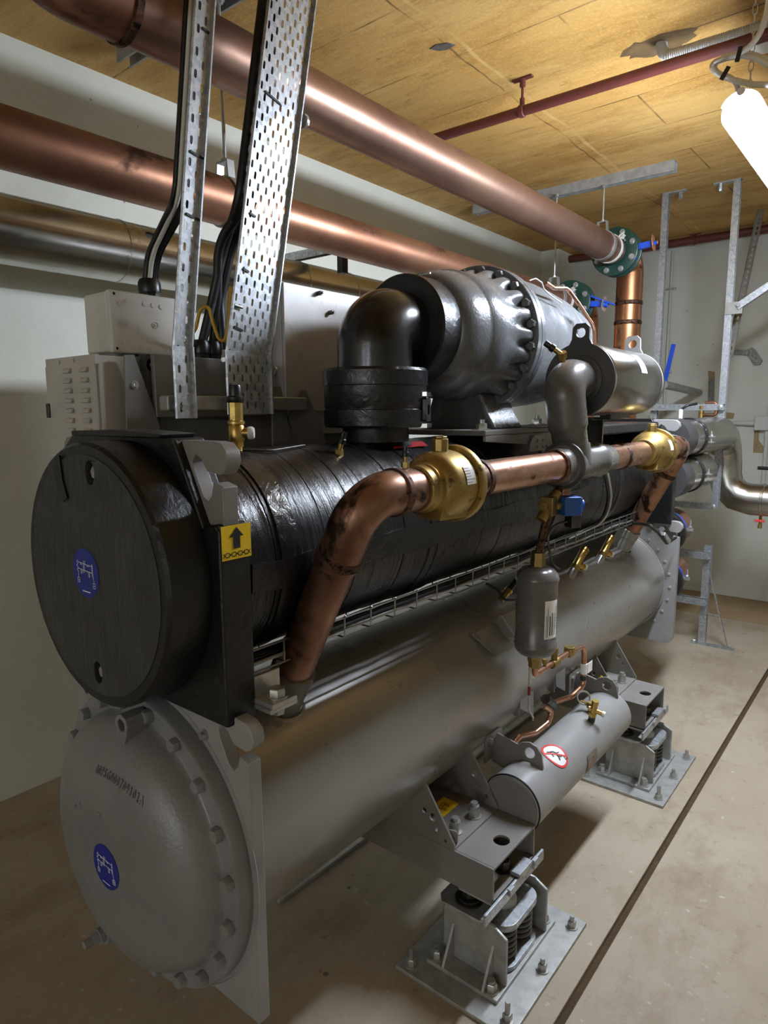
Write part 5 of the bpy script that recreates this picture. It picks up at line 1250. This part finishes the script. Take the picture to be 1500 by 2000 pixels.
build('cap', MB().lathe(RV+Z_*.112, Z_, [(.018, 0), (.0195, .002), (.0195, .012), (.017, .015), (.0145, .016), (.0145, .036), (.013, .04), (0, .041)], 20), 'blackplastic', t)
cab('thin_cable', [RV+V((.02, .0, .004)), RV+V((.05, .06, .0)), RV+V((.02, .2, .006))], .0025, 'steel', 'thin grey cable lying on the black vessel right of safety valve', None, None, .05)
# insulated block behind the muffler
t = thing('insulated_block', (-1.17, 3.1, 1.5), 'black insulated box on top of the vessel under the muffler', 'insulation block')
build('block', MB().box((-1.32, 2.75, 1.49), (-1.05, 3.55, 1.535)), 'rubber', t, bevel=.01)
t = thing('muffler_bracket', (-1.03, 2.45, 1.45), 'dark steel bracket plate below the muffler beside the grey elbow', 'bracket')
build('plate', MB().box((-1.07, 2.40, 1.43), (-1.06, 2.62, 1.56)).box((-1.07, 2.615, 1.43), (-.99, 2.625, 1.56)).box((-1.07, 2.40, 1.56), (-.95, 2.62, 1.568)), 'platedark', t)
P = [(-.99, 2.38, 1.57), (-.985, 2.38, 1.49), (-.985, 2.28, 1.465), (-.985, 2.2, 1.46)]
build('drain_tube', MB().tube(smooth_path(P, .04), .01, 14), 'burnt', t)
build('arm', MB().box((HX-.02, 2.40, 1.566), (HX+.02, 2.6, 1.58)).box((-1.06, 2.45, 1.562), (HX, 2.55, 1.57)), 'platedark', t)
# wires at the far end plate
p = atX(1268, 1035, -1.0)
t = thing('sensor_lead', p, 'looped grey sensor lead with clips on the far end plate', 'cable')
build('lead', MB().tube(smooth_path([atX(1235, 1022, -1.02), atX(1262, 1024, -.96), atX(1285, 1040, -.95), atX(1302, 1062, -.94), atX(1320, 1050, -.93)], .04), .007, 10), 'cable', t)
build('clip', MB().bar(atX(1293, 1042, -.945), atX(1304, 1058, -.935), .03, .02), 'zinc', t, bevel=.003)
# ================================================================== world and view
w = bpy.data.worlds.new('world'); scene.world = w; w.use_nodes = True
w.node_tree.nodes['Background'].inputs[0].default_value = (.6, .6, .6, 1); w.node_tree.nodes['Background'].inputs[1].default_value = .05
vs = scene.view_settings
vs.view_transform = 'Standard'; vs.look = 'None'; vs.gamma = 1; vs.use_curve_mapping = False; vs.exposure = 2.45
scene.cycles.use_denoising = True; scene.cycles.sample_clamp_indirect = 1.5; scene.cycles.use_adaptive_sampling = False; scene.cycles.denoising_prefilter = 'ACCURATE'; scene.cycles.blur_glossy = 1.; scene.cycles.use_light_tree = True
scene.cycles.max_bounces = 7; scene.cycles.diffuse_bounces = 4; scene.cycles.glossy_bounces = 4
